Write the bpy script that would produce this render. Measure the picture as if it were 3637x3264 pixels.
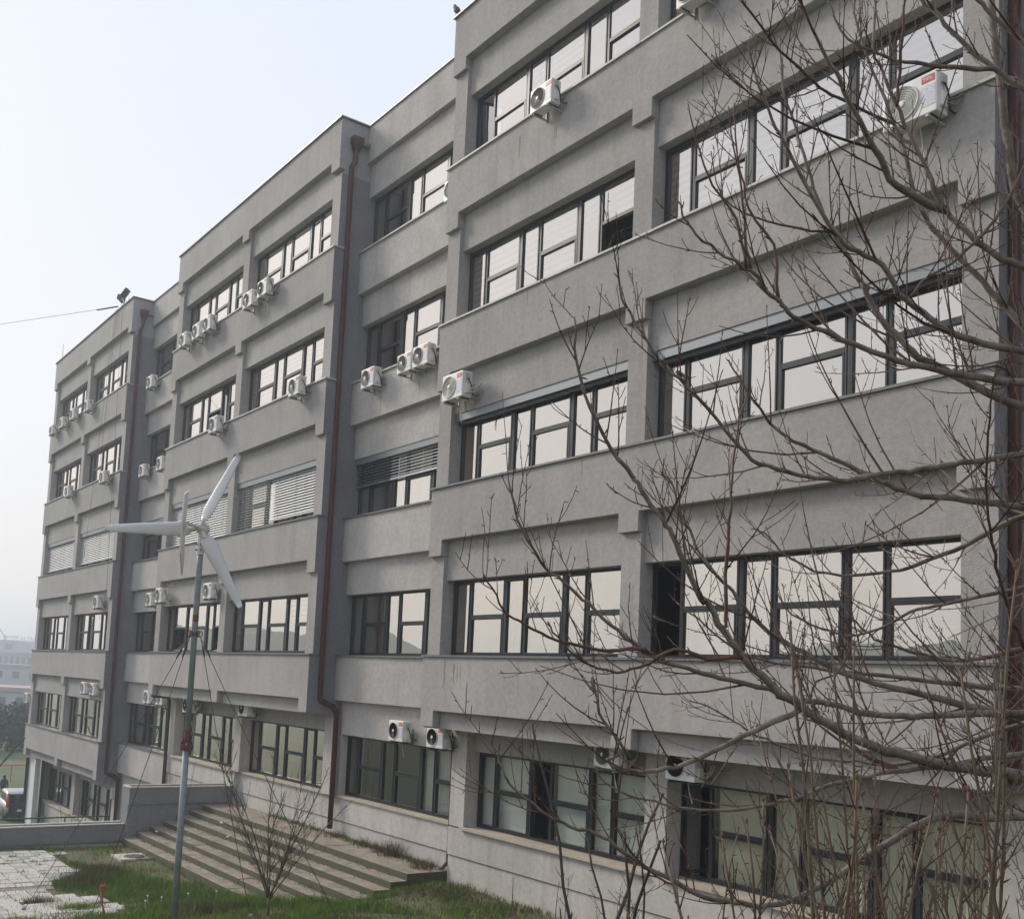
import bpy, math, random
from mathutils import Vector, Matrix

# ------------------------------------------------------------------ camera, world, sun, exposure
for o in list(bpy.data.objects):
    bpy.data.objects.remove(o)
scene = bpy.context.scene
COL = scene.collection
SC = 1.25                       # the layout below is in units of 1.25 m

CAM = Vector((17.766, -11.575, -10.766))
cam_d = bpy.data.cameras.new('camera')
cam = bpy.data.objects.new('camera', cam_d)
COL.objects.link(cam)
cam.matrix_world = Matrix(((0.5655, 0.0480, 0.8233, CAM.x * SC),
                           (0.8231, -0.0932, -0.5604, CAM.y * SC),
                           (0.0495, 0.9945, -0.0917, CAM.z * SC),
                           (0, 0, 0, 1)))
cam_d.sensor_fit = 'HORIZONTAL'
cam_d.sensor_width = 36.0
cam_d.lens = 36.0 * 3708.13 / 3637.0
cam_d.shift_x = (1818.5 - 1591.1) / 3637.0
cam_d.shift_y = (2076.65 - 1632.0) / 3637.0
cam_d.clip_start = 0.05
cam_d.clip_end = 6000
scene.camera = cam

SUN_DIR = Vector((-0.78, -0.36, 0.56)).normalized()          # towards the sun
world = bpy.data.worlds.new('World')
scene.world = world
world.use_nodes = True
wn, wl = world.node_tree.nodes, world.node_tree.links
wn.clear()
w_out = wn.new('ShaderNodeOutputWorld')
w_bg = wn.new('ShaderNodeBackground')
sky = wn.new('ShaderNodeTexSky')
sky.sky_type = 'NISHITA'
sky.sun_disc = False
sky.sun_elevation = math.asin(SUN_DIR.z)
sky.sun_rotation = math.atan2(SUN_DIR.x, SUN_DIR.y)
sky.air_density = 1.0
sky.dust_density = 3.0
sky.ozone_density = 2.0
w_mix = wn.new('ShaderNodeMix')
w_mix.data_type = 'RGBA'
w_mix.inputs['Factor'].default_value = 0.90                  # thin high overcast veiling the blue
w_tc = wn.new('ShaderNodeTexCoord')
w_sep = wn.new('ShaderNodeSeparateXYZ')
w_rmp = wn.new('ShaderNodeValToRGB')                         # warm hazy horizon, pale blue above, all the way round
w_rmp.color_ramp.elements[0].position = 0.0
w_rmp.color_ramp.elements[0].color = (0.90, 0.835, 0.77, 1)
w_rmp.color_ramp.elements[1].position = 0.60
w_rmp.color_ramp.elements[1].color = (0.80, 0.862, 1.0, 1)
e_ = w_rmp.color_ramp.elements.new(0.22)
e_.color = (0.905, 0.905, 0.94, 1)
w_sc = wn.new('ShaderNodeVectorMath')
w_sc.operation = 'SCALE'
w_sc.inputs['Scale'].default_value = 8.75
wl.new(w_tc.outputs['Generated'], w_sep.inputs[0])
wl.new(w_sep.outputs['Z'], w_rmp.inputs['Fac'])
wl.new(w_rmp.outputs['Color'], w_sc.inputs[0])
wl.new(w_sc.outputs['Vector'], w_mix.inputs['B'])
wl.new(sky.outputs['Color'], w_mix.inputs['A'])
wl.new(w_mix.outputs['Result'], w_bg.inputs['Color'])
w_bg.inputs['Strength'].default_value = 0.103
wl.new(w_bg.outputs['Background'], w_out.inputs['Surface'])

sun_d = bpy.data.lights.new('sun', 'SUN')
sun_d.energy = 2.6
sun_d.angle = math.radians(16)
sun_d.color = (1.0, 0.92, 0.80)
sun = bpy.data.objects.new('sun', sun_d)
COL.objects.link(sun)
sun.rotation_euler = SUN_DIR.to_track_quat('Z', 'Y').to_euler()

vs = scene.view_settings
vs.view_transform = 'Standard'
vs.look = 'None'
vs.gamma = 1.0
vs.exposure = 0.27
vs.use_curve_mapping = False

# ------------------------------------------------------------------ helpers
class MB:
    """collects faces; build() links them as one mesh object"""
    def __init__(s):
        s.v, s.f, s.m = [], [], []
        s.cur = 0
    def face(s, pts):
        b = len(s.v)
        s.v += [tuple(p) for p in pts]
        s.f.append(tuple(range(b, b + len(pts))))
        s.m.append(s.cur)
        return s
    def box(s, x0, x1, y0, y1, z0, z1):
        b = len(s.v)
        s.v += [(x0, y0, z0), (x1, y0, z0), (x1, y1, z0), (x0, y1, z0), (x0, y0, z1), (x1, y0, z1), (x1, y1, z1), (x0, y1, z1)]
        for q in ((0, 3, 2, 1), (4, 5, 6, 7), (0, 1, 5, 4), (1, 2, 6, 5), (2, 3, 7, 6), (3, 0, 4, 7)):
            s.f.append(tuple(b + i for i in q))
            s.m.append(s.cur)
        return s
    def prism(s, poly, y0, y1):
        """poly: (x, z) counter-clockwise seen from -y"""
        n, b = len(poly), len(s.v)
        s.v += [(x, y0, z) for x, z in poly] + [(x, y1, z) for x, z in poly]
        s.f.append(tuple(b + i for i in range(n))); s.m.append(s.cur)
        s.f.append(tuple(b + n + i for i in reversed(range(n)))); s.m.append(s.cur)
        for i in range(n):
            j = (i + 1) % n
            s.f.append((b + j, b + i, b + n + i, b + n + j)); s.m.append(s.cur)
        return s
    def tube(s, pts, rad, n=6, caps=True):
        pts = [Vector(p) for p in pts]
        if not hasattr(rad, '__len__'):
            rad = [rad] * len(pts)
        b = len(s.v)
        t = (pts[1] - pts[0]).normalized()
        u = t.orthogonal().normalized()
        for i, p in enumerate(pts):
            a, c = pts[max(i - 1, 0)], pts[min(i + 1, len(pts) - 1)]
            t2 = (c - a)
            t2 = t2.normalized() if t2.length > 1e-9 else t
            u = (u - t2 * u.dot(t2))
            u = u.normalized() if u.length > 1e-6 else t2.orthogonal().normalized()
            w = t2.cross(u)
            t = t2
            for k in range(n):
                q = 2 * math.pi * k / n
                s.v.append(tuple(p + (u * math.cos(q) + w * math.sin(q)) * rad[i]))
        for i in range(len(pts) - 1):
            for k in range(n):
                l = (k + 1) % n
                s.f.append((b + i * n + k, b + i * n + l, b + (i + 1) * n + l, b + (i + 1) * n + k)); s.m.append(s.cur)
        if caps:
            s.f.append(tuple(b + k for k in reversed(range(n)))); s.m.append(s.cur)
            e = b + (len(pts) - 1) * n
            s.f.append(tuple(e + k for k in range(n))); s.m.append(s.cur)
        return s
    def lathe(s, c, axis, prof, n=16):
        """prof: (distance along axis, radius)"""
        c, axis = Vector(c), Vector(axis).normalized()
        s.tube([c + axis * a for a, r in prof], [max(r, 1e-4) for a, r in prof], n)
        return s
    def data(s, name):
        me = bpy.data.meshes.new(name)
        me.from_pydata([(x * SC, y * SC, z * SC) for x, y, z in s.v], [], s.f)
        me.polygons.foreach_set('material_index', s.m)
        me.update()
        return me
    def build(s, name, mats, parent=None, smooth=False):
        me = s.data(name)
        for m in (mats if isinstance(mats, (list, tuple)) else [mats]):
            me.materials.append(m)
        if smooth:
            me.polygons.foreach_set('use_smooth', [True] * len(me.polygons))
        return link(name, me, parent)

def link(name, me, parent=None, loc=None, rot=None):
    o = bpy.data.objects.new(name, me)
    COL.objects.link(o)
    if parent is not None:
        o.parent = parent
    if loc is not None:
        o.location = Vector(loc) * SC
    if rot is not None:
        o.rotation_euler = rot
    return o

def tag(o, label=None, cat=None, group=None, kind=None):
    if label: o['label'] = label
    if cat: o['category'] = cat
    if group: o['group'] = group
    if kind: o['kind'] = kind
    return o

def thing(name, label, cat, loc=(0, 0, 0), rot=None, group=None):
    return tag(link(name, None, None, loc, rot), label, cat, group)

def copy_tree(o, parent=None):
    c = o.copy()
    COL.objects.link(c)
    c.parent = parent
    for ch in o.children:
        copy_tree(ch, c)
    return c

def bevel(o, w, seg=2):
    m = o.modifiers.new('bevel', 'BEVEL')
    m.width = w * SC
    m.segments = seg
    m.limit_method = 'ANGLE'
    return o

def sstep(a, b, x):
    t = min(1, max(0, (x - a) / (b - a)))
    return t * t * (3 - 2 * t)

# ------------------------------------------------------------------ materials
def mat(name, col, rough=0.6, metal=0.0, var=0.0, vscale=2.0, bump=0.0, bscale=60.0, spec=0.5, col2=None, f2=0.5, stretch=None, grain=0.0, gscale=None):
    m = bpy.data.materials.new(name)
    m.use_nodes = True
    n, l = m.node_tree.nodes, m.node_tree.links
    p = n['Principled BSDF']
    p.inputs['Base Color'].default_value = (*col, 1)
    p.inputs['Roughness'].default_value = rough
    p.inputs['Metallic'].default_value = metal
    p.inputs['Specular IOR Level'].default_value = spec
    if var or bump or col2 or grain:
        tc = n.new('ShaderNodeNewGeometry')
        src = tc.outputs['Position']
        if stretch:
            mp = n.new('ShaderNodeMapping')
            mp.inputs['Scale'].default_value = stretch
            l.new(src, mp.inputs['Vector'])
            src2 = mp.outputs['Vector']
        else:
            src2 = src
        if var or col2:
            nz = n.new('ShaderNodeTexNoise')
            nz.inputs['Scale'].default_value = vscale
            nz.inputs['Detail'].default_value = 6
            nz.inputs['Roughness'].default_value = 0.6
            l.new(src2, nz.inputs['Vector'])
            rp = n.new('ShaderNodeValToRGB')
            rp.color_ramp.elements[0].position = 0.5 - 0.25 * (1 if not col2 else f2)
            rp.color_ramp.elements[1].position = 0.5 + 0.25 * (1 if not col2 else f2)
            c1 = tuple(c * (1 - var) for c in col)
            c2 = col2 if col2 else tuple(min(1, c * (1 + var)) for c in col)
            rp.color_ramp.elements[0].color = (*c1, 1)
            rp.color_ramp.elements[1].color = (*c2, 1)
            l.new(nz.outputs['Fac'], rp.inputs['Fac'])
            out = rp.outputs['Color']
            if grain:
                gz = n.new('ShaderNodeTexNoise')
                gz.inputs['Scale'].default_value = gscale or bscale
                gz.inputs['Detail'].default_value = 6
                gz.inputs['Roughness'].default_value = 0.75
                l.new(src, gz.inputs['Vector'])
                mr = n.new('ShaderNodeMapRange')
                mr.inputs['From Min'].default_value = 0.3
                mr.inputs['From Max'].default_value = 0.7
                mr.inputs['To Min'].default_value = 1 - grain
                mr.inputs['To Max'].default_value = 1 + grain
                l.new(gz.outputs['Fac'], mr.inputs['Value'])
                mx = n.new('ShaderNodeVectorMath')
                mx.operation = 'SCALE'
                l.new(out, mx.inputs[0])
                l.new(mr.outputs['Result'], mx.inputs['Scale'])
                out = mx.outputs['Vector']
            l.new(out, p.inputs['Base Color'])
        if bump:
            bz = n.new('ShaderNodeTexNoise')
            bz.inputs['Scale'].default_value = bscale
            bz.inputs['Detail'].default_value = 4
            l.new(src, bz.inputs['Vector'])
            bp = n.new('ShaderNodeBump')
            bp.inputs['Strength'].default_value = bump
            bp.inputs['Distance'].default_value = 0.02
            l.new(bz.outputs['Fac'], bp.inputs['Height'])
            l.new(bp.outputs['Normal'], p.inputs['Normal'])
    return m

def stucco(name, col, streak=0.42):
    """rough sprayed render: mottled, speckled, with rain streaks of their own shape"""
    m = mat(name, col, rough=0.92, var=0.085, vscale=1.3, bump=0.6, bscale=48, spec=0.2, grain=0.16, gscale=9)
    n, l = m.node_tree.nodes, m.node_tree.links
    p = n['Principled BSDF']
    src = p.inputs['Base Color'].links[0].from_socket
    geo = n.new('ShaderNodeNewGeometry')
    mp = n.new('ShaderNodeMapping')
    mp.inputs['Scale'].default_value = (2.6, 2.6, 0.28)
    l.new(geo.outputs['Position'], mp.inputs['Vector'])
    nz = n.new('ShaderNodeTexNoise')
    nz.inputs['Scale'].default_value = 1.0
    nz.inputs['Detail'].default_value = 7
    nz.inputs['Roughness'].default_value = 0.65
    l.new(mp.outputs['Vector'], nz.inputs['Vector'])
    mr = n.new('ShaderNodeMapRange')
    mr.inputs['From Min'].default_value = 0.50
    mr.inputs['From Max'].default_value = 0.78
    mr.inputs['To Min'].default_value = 0.0
    mr.inputs['To Max'].default_value = streak
    l.new(nz.outputs['Fac'], mr.inputs['Value'])
    mx = n.new('ShaderNodeMix')
    mx.data_type = 'RGBA'
    l.new(mr.outputs['Result'], mx.inputs['Factor'])
    l.new(src, mx.inputs['A'])
    mx.inputs['B'].default_value = (col[0] * 0.62, col[1] * 0.58, col[2] * 0.52, 1)
    # every pour of render dried to its own tone; big weathered blotches run across it
    oi = n.new('ShaderNodeObjectInfo')
    bz = n.new('ShaderNodeTexNoise')
    bz.inputs['Scale'].default_value = 0.35
    bz.inputs['Detail'].default_value = 5
    l.new(geo.outputs['Position'], bz.inputs['Vector'])
    ad = n.new('ShaderNodeMath')
    ad.operation = 'MULTIPLY_ADD'
    ad.inputs[1].default_value = 0.10
    ad.inputs[2].default_value = 0.72
    l.new(oi.outputs['Random'], ad.inputs[0])
    a2 = n.new('ShaderNodeMath')
    a2.operation = 'MULTIPLY_ADD'
    a2.inputs[1].default_value = 0.46
    l.new(bz.outputs['Fac'], a2.inputs[0])
    l.new(ad.outputs[0], a2.inputs[2])
    sc = n.new('ShaderNodeVectorMath')
    sc.operation = 'SCALE'
    l.new(mx.outputs['Result'], sc.inputs[0])
    l.new(a2.outputs[0], sc.inputs['Scale'])
    l.new(sc.outputs['Vector'], p.inputs['Base Color'])
    return m

def glass_mat(name, refl, tint, rcol=(0.99, 0.925, 0.85), rough=0.006, wave=0.004):
    m = bpy.data.materials.new(name)
    m.use_nodes = True
    n, l = m.node_tree.nodes, m.node_tree.links
    n.clear()
    o = n.new('ShaderNodeOutputMaterial')
    g = n.new('ShaderNodeBsdfGlossy')
    g.inputs['Color'].default_value = (*rcol, 1)
    g.inputs['Roughness'].default_value = rough
    t = n.new('ShaderNodeBsdfTransparent')
    t.inputs['Color'].default_value = (*tint, 1)
    lw = n.new('ShaderNodeFresnel')
    lw.inputs['IOR'].default_value = 1.5
    ad = n.new('ShaderNodeMath')
    ad.operation = 'ADD'
    ad.use_clamp = True
    ad.inputs[1].default_value = refl
    l.new(lw.outputs['Fac'], ad.inputs[0])
    gb = n.new('ShaderNodeNewGeometry')
    fr = n.new('ShaderNodeMath')
    fr.operation = 'SUBTRACT'
    fr.use_clamp = True
    l.new(ad.outputs[0], fr.inputs[0])
    l.new(gb.outputs['Backfacing'], fr.inputs[1])            # only the outer face is coated
    mx = n.new('ShaderNodeMixShader')
    l.new(fr.outputs[0], mx.inputs['Fac'])
    l.new(t.outputs[0], mx.inputs[1])
    l.new(g.outputs[0], mx.inputs[2])
    geo = n.new('ShaderNodeNewGeometry')
    nz = n.new('ShaderNodeTexNoise')
    nz.inputs['Scale'].default_value = 1.7
    nz.inputs['Detail'].default_value = 1
    l.new(geo.outputs['Position'], nz.inputs['Vector'])
    bp = n.new('ShaderNodeBump')
    bp.inputs['Strength'].default_value = wave
    bp.inputs['Distance'].default_value = 0.3
    l.new(nz.outputs['Fac'], bp.inputs['Height'])
    l.new(bp.outputs['Normal'], g.inputs['Normal'])
    l.new(mx.outputs[0], o.inputs['Surface'])
    return m

M_WALL = stucco('grey_render', (0.345, 0.327, 0.319))
M_RECESS = stucco('pale_grey_render', (0.418, 0.396, 0.385))
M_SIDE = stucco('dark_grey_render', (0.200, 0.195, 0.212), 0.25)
M_BASE = stucco('base_render', (0.450, 0.425, 0.400), 0.7)
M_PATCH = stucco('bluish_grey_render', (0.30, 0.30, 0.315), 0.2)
M_LEDGE = mat('pale_ledge', (0.42, 0.41, 0.39), 0.6, var=0.2, vscale=4)
M_LEDGE_D = mat('dark_ledge', (0.13, 0.13, 0.135), 0.45, var=0.2, vscale=5)
M_STONE = mat('beige_sill_stone', (0.40, 0.35, 0.28), 0.8, var=0.18, vscale=3, bump=0.2)
M_FRAME = mat('anthracite_frame', (0.019, 0.022, 0.027), 0.42, var=0.1, vscale=5, spec=0.35)
M_BOX = mat('grey_blind_box', (0.20, 0.215, 0.23), 0.35, metal=0.4)
M_SLAT = mat('blind_slat', (0.60, 0.61, 0.61), 0.45)
M_SLAT_D = mat('dark_blind_slat', (0.13, 0.13, 0.135), 0.45)
M_GLASS = glass_mat('coated_glass', 0.54, (0.78, 0.80, 0.80))
M_GLASS_G = glass_mat('clear_glass', 0.05, (0.90, 0.92, 0.91))
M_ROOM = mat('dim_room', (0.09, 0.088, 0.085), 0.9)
M_ZEBRA = mat('zebra_blind', (0.72, 0.71, 0.69), 0.9)
n_, l_ = M_ZEBRA.node_tree.nodes, M_ZEBRA.node_tree.links
wv = n_.new('ShaderNodeTexWave'); wv.bands_direction = 'Z'; wv.inputs['Scale'].default_value = 1.9; wv.inputs['Distortion'].default_value = 0.6
rp = n_.new('ShaderNodeValToRGB'); rp.color_ramp.elements[0].color = (0.26, 0.26, 0.26, 1); rp.color_ramp.elements[1].color = (0.75, 0.74, 0.72, 1)
ge = n_.new('ShaderNodeNewGeometry')
l_.new(ge.outputs['Position'], wv.inputs['Vector']); l_.new(wv.outputs['Fac'], rp.inputs['Fac']); l_.new(rp.outputs['Color'], n_['Principled BSDF'].inputs['Base Color'])
M_ROLL = mat('cream_roller_blind', (0.66, 0.64, 0.55), 0.9, var=0.06)
M_FILM = mat('frosted_film', (0.60, 0.605, 0.575), 0.7, var=0.12, vscale=1.2)
M_CURT = mat('white_curtain', (0.62, 0.62, 0.60), 0.9, var=0.2, vscale=3, stretch=(7, 7, 0.4))
M_VERT = mat('vertical_blind', (0.66, 0.63, 0.52), 0.9, var=0.1)
M_WHITE = mat('white_casing', (0.66, 0.66, 0.63), 0.45, var=0.10, vscale=5)
M_WHITE_D = mat('dirty_casing', (0.45, 0.43, 0.39), 0.6, var=0.25, vscale=8)
M_GRILLE = mat('grille_grey', (0.38, 0.365, 0.34), 0.5)
M_BLACKGR = mat('grille_dark', (0.025, 0.025, 0.028), 0.5)
M_RED = mat('red_badge', (0.45, 0.05, 0.045), 0.5)
M_CABLE = mat('black_cable', (0.02, 0.02, 0.022), 0.5)
M_STEELP = mat('painted_bracket', (0.40, 0.39, 0.36), 0.5, var=0.3, vscale=9)
M_GREENBR = mat('green_bracket', (0.06, 0.10, 0.10), 0.5)
M_PIPE = mat('brown_downpipe', (0.062, 0.020, 0.014), 0.38, var=0.25, vscale=3)
M_GALV = mat('galvanised_steel', (0.21, 0.24, 0.255), 0.6, metal=0.1, var=0.22, vscale=7, bump=0.05, bscale=30)
M_RUST = mat('rust', (0.12, 0.045, 0.025), 0.85, var=0.5, vscale=12, bump=0.3)
M_BLADE = mat('white_blade', (0.62, 0.62, 0.64), 0.30, var=0.04)
M_CONC = mat('exposed_aggregate', (0.245, 0.205, 0.165), 0.95, var=0.42, vscale=2.6, bump=0.8, bscale=30, grain=0.5, gscale=24)
M_RISER = mat('mossy_riser', (0.115, 0.092, 0.066), 0.95, var=0.35, vscale=5, bump=0.5, bscale=30, col2=(0.075, 0.080, 0.036), f2=0.9, grain=0.3, gscale=12)
M_SLAB = mat('concrete_slab', (0.45, 0.43, 0.40), 0.9, var=0.20, vscale=2.2, bump=0.3, bscale=30, grain=0.12)
M_SLAB2 = mat('darker_concrete_slab', (0.34, 0.33, 0.31), 0.9, var=0.2, vscale=2.2, bump=0.3, bscale=30, grain=0.12)
M_IRON = mat('cast_iron', (0.09, 0.065, 0.05), 0.7, var=0.3, vscale=10, bump=0.4, bscale=40)

# ------------------------------------------------------------------ terrain
def ground_z(x, y):
    yard = -15.62 + 0.86 * sstep(-5.5, 4.0, x)
    hill = 2.3 * sstep(-3.0, -11.0, y) * sstep(6.0, 14.0, x)
    near = yard + hill + 0.28 * math.exp(-((x - 0.9) ** 2 / 1.3 + (y - 0.1) ** 2 / 1.5))
    if y > 0.9:
        near = min(near, -14.9)
    low = -18.35 - 6.0 * sstep(-80, -170, x)
    t = sstep(-11.45, -11.9, x)
    z = near * (1 - t) + low * t
    if y < -30:                       # beyond the yard the land falls away and rises again as far hills
        z = z + (-19.0 - z) * sstep(-30, -60, y)
    return z

M_GROUND = mat('soil_and_moss', (0.19, 0.145, 0.098), 0.95, var=0.35, vscale=1.6, bump=0.6, bscale=14, col2=(0.075, 0.10, 0.03), f2=0.55, grain=0.4, gscale=10)
M_FIELD = mat('field_grass', (0.055, 0.095, 0.022), 0.95, var=0.3, vscale=0.3, col2=(0.10, 0.11, 0.045), f2=0.9)
M_ROAD = mat('asphalt', (0.055, 0.055, 0.057), 0.9, var=0.2, vscale=1.0, bump=0.2, bscale=40)

def axis(segs):
    out = []
    for a, b, st in segs:
        n = max(1, int(round((b - a) / st)))
        out += [a + (b - a) * i / n for i in range(n)]
    out.append(segs[-1][1])
    return out
gx = axis([(-1500, -400, 120), (-400, -120, 30), (-120, -36, 6), (-36, -13, 2), (-13, -11, 0.15), (-11, 8, 0.3), (8, 24, 0.8), (24, 60, 6), (60, 300, 40), (300, 1500, 150)])
gy = axis([(-1500, -300, 120), (-300, -60, 20), (-60, -14, 3), (-14, 2.4, 0.3), (2.4, 30, 3), (30, 300, 30), (300, 1500, 150)])
rg = random.Random(3)
gm = MB()
for yy in gy:
    for xx in gx:
        j = 0.025 if (-11 < xx < 20 and -13 < yy < 1) else 0
        gm.v.append((xx, yy, ground_z(xx, yy) + rg.uniform(-j, j)))
nx = len(gx)
for j in range(len(gy) - 1):
    for i in range(nx - 1):
        gm.f.append((j * nx + i, j * nx + i + 1, (j + 1) * nx + i + 1, (j + 1) * nx + i))
        cx, cy = (gx[i] + gx[i + 1]) / 2, (gy[j] + gy[j + 1]) / 2
        gm.m.append(1 if (cx < -12 or cy < -22 or cx > 26 or cy > 3) else 0)
tag(gm.build('ground', [M_GROUND, M_FIELD], smooth=True), kind='structure')

# far hills that the upper windows mirror, and the low ridge across the valley
M_HILL = mat('hillside', (0.05, 0.065, 0.035), 0.95, var=0.4, vscale=0.01)
hm = MB()
N = 70
for ring, (rad, base, amp) in enumerate(((170, -22, 0), (230, 1, .22), (300, 3, .22), (420, -25, 0))):
    for i in range(N + 1):
        a = math.radians(195 + 150 * i / N)
        h = base + amp * (16 * math.sin(i * 0.31 + ring) + 12 * math.sin(i * 0.83 + 2 * ring) + 5 * math.sin(i * 2.1))
        hm.v.append((rad * math.cos(a), rad * math.sin(a), h - 3))
for r_ in range(3):
    for i in range(N):
        b = r_ * (N + 1) + i
        hm.f.append((b, b + 1, b + N + 2, b + N + 1)); hm.m.append(0)
tag(hm.build('hills', M_HILL, smooth=True), kind='structure')

# driveway below the garden wall
tag(MB().box(-46, -12.2, -6.5, -1.4, -18.6, -18.345).build('driveway', M_ROAD), kind='structure')

# ------------------------------------------------------------------ office building
SL = [0.0, -3.40, -6.846, -10.257, -13.64, -17.06]
building = thing('office_building', 'long grey rendered office building with stepped window bays and anthracite frames', 'building', (0, 0, 0))
XA, XB, XC = (0.0, 11.61), (-16.68, -5.06), (-33.36, -21.74)
TOP = 3.41

def part(name, mb, mats, parent=building, label=None, smooth=False):
    o = mb.build(name, mats, parent, smooth)
    if label: o['label'] = label
    return o

def drop_poly(x0, x1, zt, zb, zd):
    w, mid0, mid1 = 0.45, x0 + 5.53, x0 + 5.98
    return [(x0, zd), (x0 + w, zd), (x0 + w, zb), (mid0, zb), (mid0, zd), (mid1, zd), (mid1, zb), (x1 - w, zb), (x1 - w, zd), (x1, zd), (x1, zt), (x0, zt)]

def band(x0, x1, zt, zb, zd, name):
    m = MB()
    m.prism(drop_poly(x0, x1, zt, zb, zd), 0.0, 0.17)
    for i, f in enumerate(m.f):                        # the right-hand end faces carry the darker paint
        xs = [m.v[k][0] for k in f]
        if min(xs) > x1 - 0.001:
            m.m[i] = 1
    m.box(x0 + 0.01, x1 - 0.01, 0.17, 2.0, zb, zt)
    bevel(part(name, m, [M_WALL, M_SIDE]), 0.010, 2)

# window -------------------------------------------------------------
WCACHE = {}
rpn = random.Random(91)
def window(xa, xb, z0, z1, y, glass=M_GLASS, opened=(), cover=None, joined=False, covers=None):
    """three units, each a narrow casement beside a wide light with a bottom sash"""
    key = (round(xb - xa, 3), round(z1 - z0, 3), tuple(sorted(opened)))
    H, W = z1 - z0, xb - xa
    uw = W / 3
    tz = H * 0.52
    lights = []                      # (kind, x0, x1, z0, z1)
    for i in range(3):
        a, b = i * uw, (i + 1) * uw
        n = a + uw * 0.345
        lights.append(('n', i, a + (0.05 if i else 0.05), n, 0.05, H - 0.05))
        lights.append(('u', i, n + 0.05, b - (0.04 if i < 2 else 0.05), tz + 0.03, H - 0.05))
        lights.append(('l', i, n + 0.05, b - (0.04 if i < 2 else 0.05), 0.05, tz - 0.03))
    if key not in WCACHE:
        m = MB()
        m.box(0, W, 0, 0.09, 0, 0.05).box(0, W, 0, 0.09, H - 0.05, H)
        m.box(0, 0.05, 0.001, 0.089, 0.05, H - 0.05).box(W - 0.05, W, 0.001, 0.089, 0.05, H - 0.05)
        for i in range(3):
            a, b = i * uw, (i + 1) * uw
            n = a + uw * 0.345
            if i:
                m.box(a - 0.04, a - 0.008, -0.012, 0.085, 0.05, H - 0.05)
                m.box(a + 0.008, a + 0.05, -0.012, 0.085, 0.05, H - 0.05)
                m.box(a - 0.008, a + 0.008, 0.03, 0.08, 0.05, H - 0.05)
            m.box(n, n + 0.05, -0.004, 0.085, 0.05, H - 0.05)
            m.box(n + 0.05, b - (0.04 if i < 2 else 0.05), 0.0, 0.08, tz - 0.03, tz + 0.03)
        for k, i, a, b, c, d in lights:
            if k == 'u' or (k, i) in opened:
                continue
            s = 0.032
            m.box(a + .006, b - .006, -0.018, 0.05, c + .006, c + s).box(a + .006, b - .006, -0.018, 0.05, d - s, d - .006)
            m.box(a + .006, a + s, -0.016, 0.05, c + s, d - s).box(b - s, b - .006, -0.016, 0.05, c + s, d - s)
        WCACHE[key] = m.data('window')
        WCACHE[key].materials.append(M_FRAME)
    win = link('window', WCACHE[key], building, (xa, y, z0))
    pm = MB()
    for k, i, a, b, c, d in lights:
        if (k, i) in opened:
            continue
        s = 0.0 if k == 'u' else 0.03
        pk = ('pane', round(b - a, 3), round(d - c, 3), glass.name, s)
        if joined:
            pm.box(a + s, b - s, 0.022, 0.03, c + s, d - s)
        else:
            if pk not in WCACHE:
                WCACHE[pk] = MB().box(s, b - a - s, 0, 0.008, s, d - c - s).data('pane')
                WCACHE[pk].materials.append(glass)
            link('pane', WCACHE[pk], win, (a, 0.022, c), (rpn.uniform(-.004, .004), 0, rpn.uniform(-.006, .006)))
    if joined:
        tag(pm.build('pane', glass, win), kind='stuff')
    # opened lights: bottom sashes tilt inwards at the top, casements swing into the room
    for k, i, a, b, c, d in lights:
        if (k, i) not in opened:
            continue
        m = MB()
        w, h, s = b - a, d - c, 0.045
        m.box(0, w, 0, 0.05, 0, s).box(0, w, 0, 0.05, h - s, h).box(0, s, 0.001, 0.049, s, h - s).box(w - s, w, 0.001, 0.049, s, h - s)
        if k == 'l':
            so = m.build('sash', M_FRAME, win)
            so.location = Vector((a, 0.01, c)) * SC
            so.rotation_euler = (math.radians(-22), 0, 0)
        else:
            so = m.build('sash', M_FRAME, win)
            so.location = Vector((a, 0.02, c)) * SC
            so.rotation_euler = (0, 0, math.radians(72))
        g = MB().box(s, w - s, 0.02, 0.03, s, h - s)
        go = g.build('pane', glass, win)
        go.location, go.rotation_euler = so.location, so.rotation_euler
    # what hangs behind the glass
    for u, cv in (covers or {}).items():
        cover_part(win, cv, u * uw + 0.03, (u + 1) * uw - 0.03, H)
    if cover:
        for i in range(3):
            if ('l', i) in opened:
                cover_part(win, (cover[0], 0.44), i * uw + 0.03, (i + 1) * uw - 0.03, H)
                continue
            cover_part(win, cover, i * uw + (0.39 * uw if ('n', i) in opened else 0.03), (i + 1) * uw - 0.03, H)
    return win

def cover_part(win, cv, a, b, H):
    mt, drop = cv
    m = MB()
    if mt in (M_CURT, M_VERT):
        n = 22 if mt is M_CURT else 14
        pts = []
        for i in range(n * 2 + 1):
            x = a + (b - a) * i / (n * 2)
            pts.append((x, 0.17 + (0.022 if i % 2 else -0.022)))
        for i in range(len(pts) - 1):
            (p, q), (r, s) = pts[i], pts[i + 1]
            m.face([(p, q, H - drop * H), (r, s, H - drop * H), (r, s, H - 0.02), (p, q, H - 0.02)])
        m.build('curtain' if mt is M_CURT else 'vertical_blind', mt, win)
    else:
        m.box(a, b, 0.13, 0.135, H - drop * H, H - 0.01)
        m.build('roller_blind', mt, win)

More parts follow.
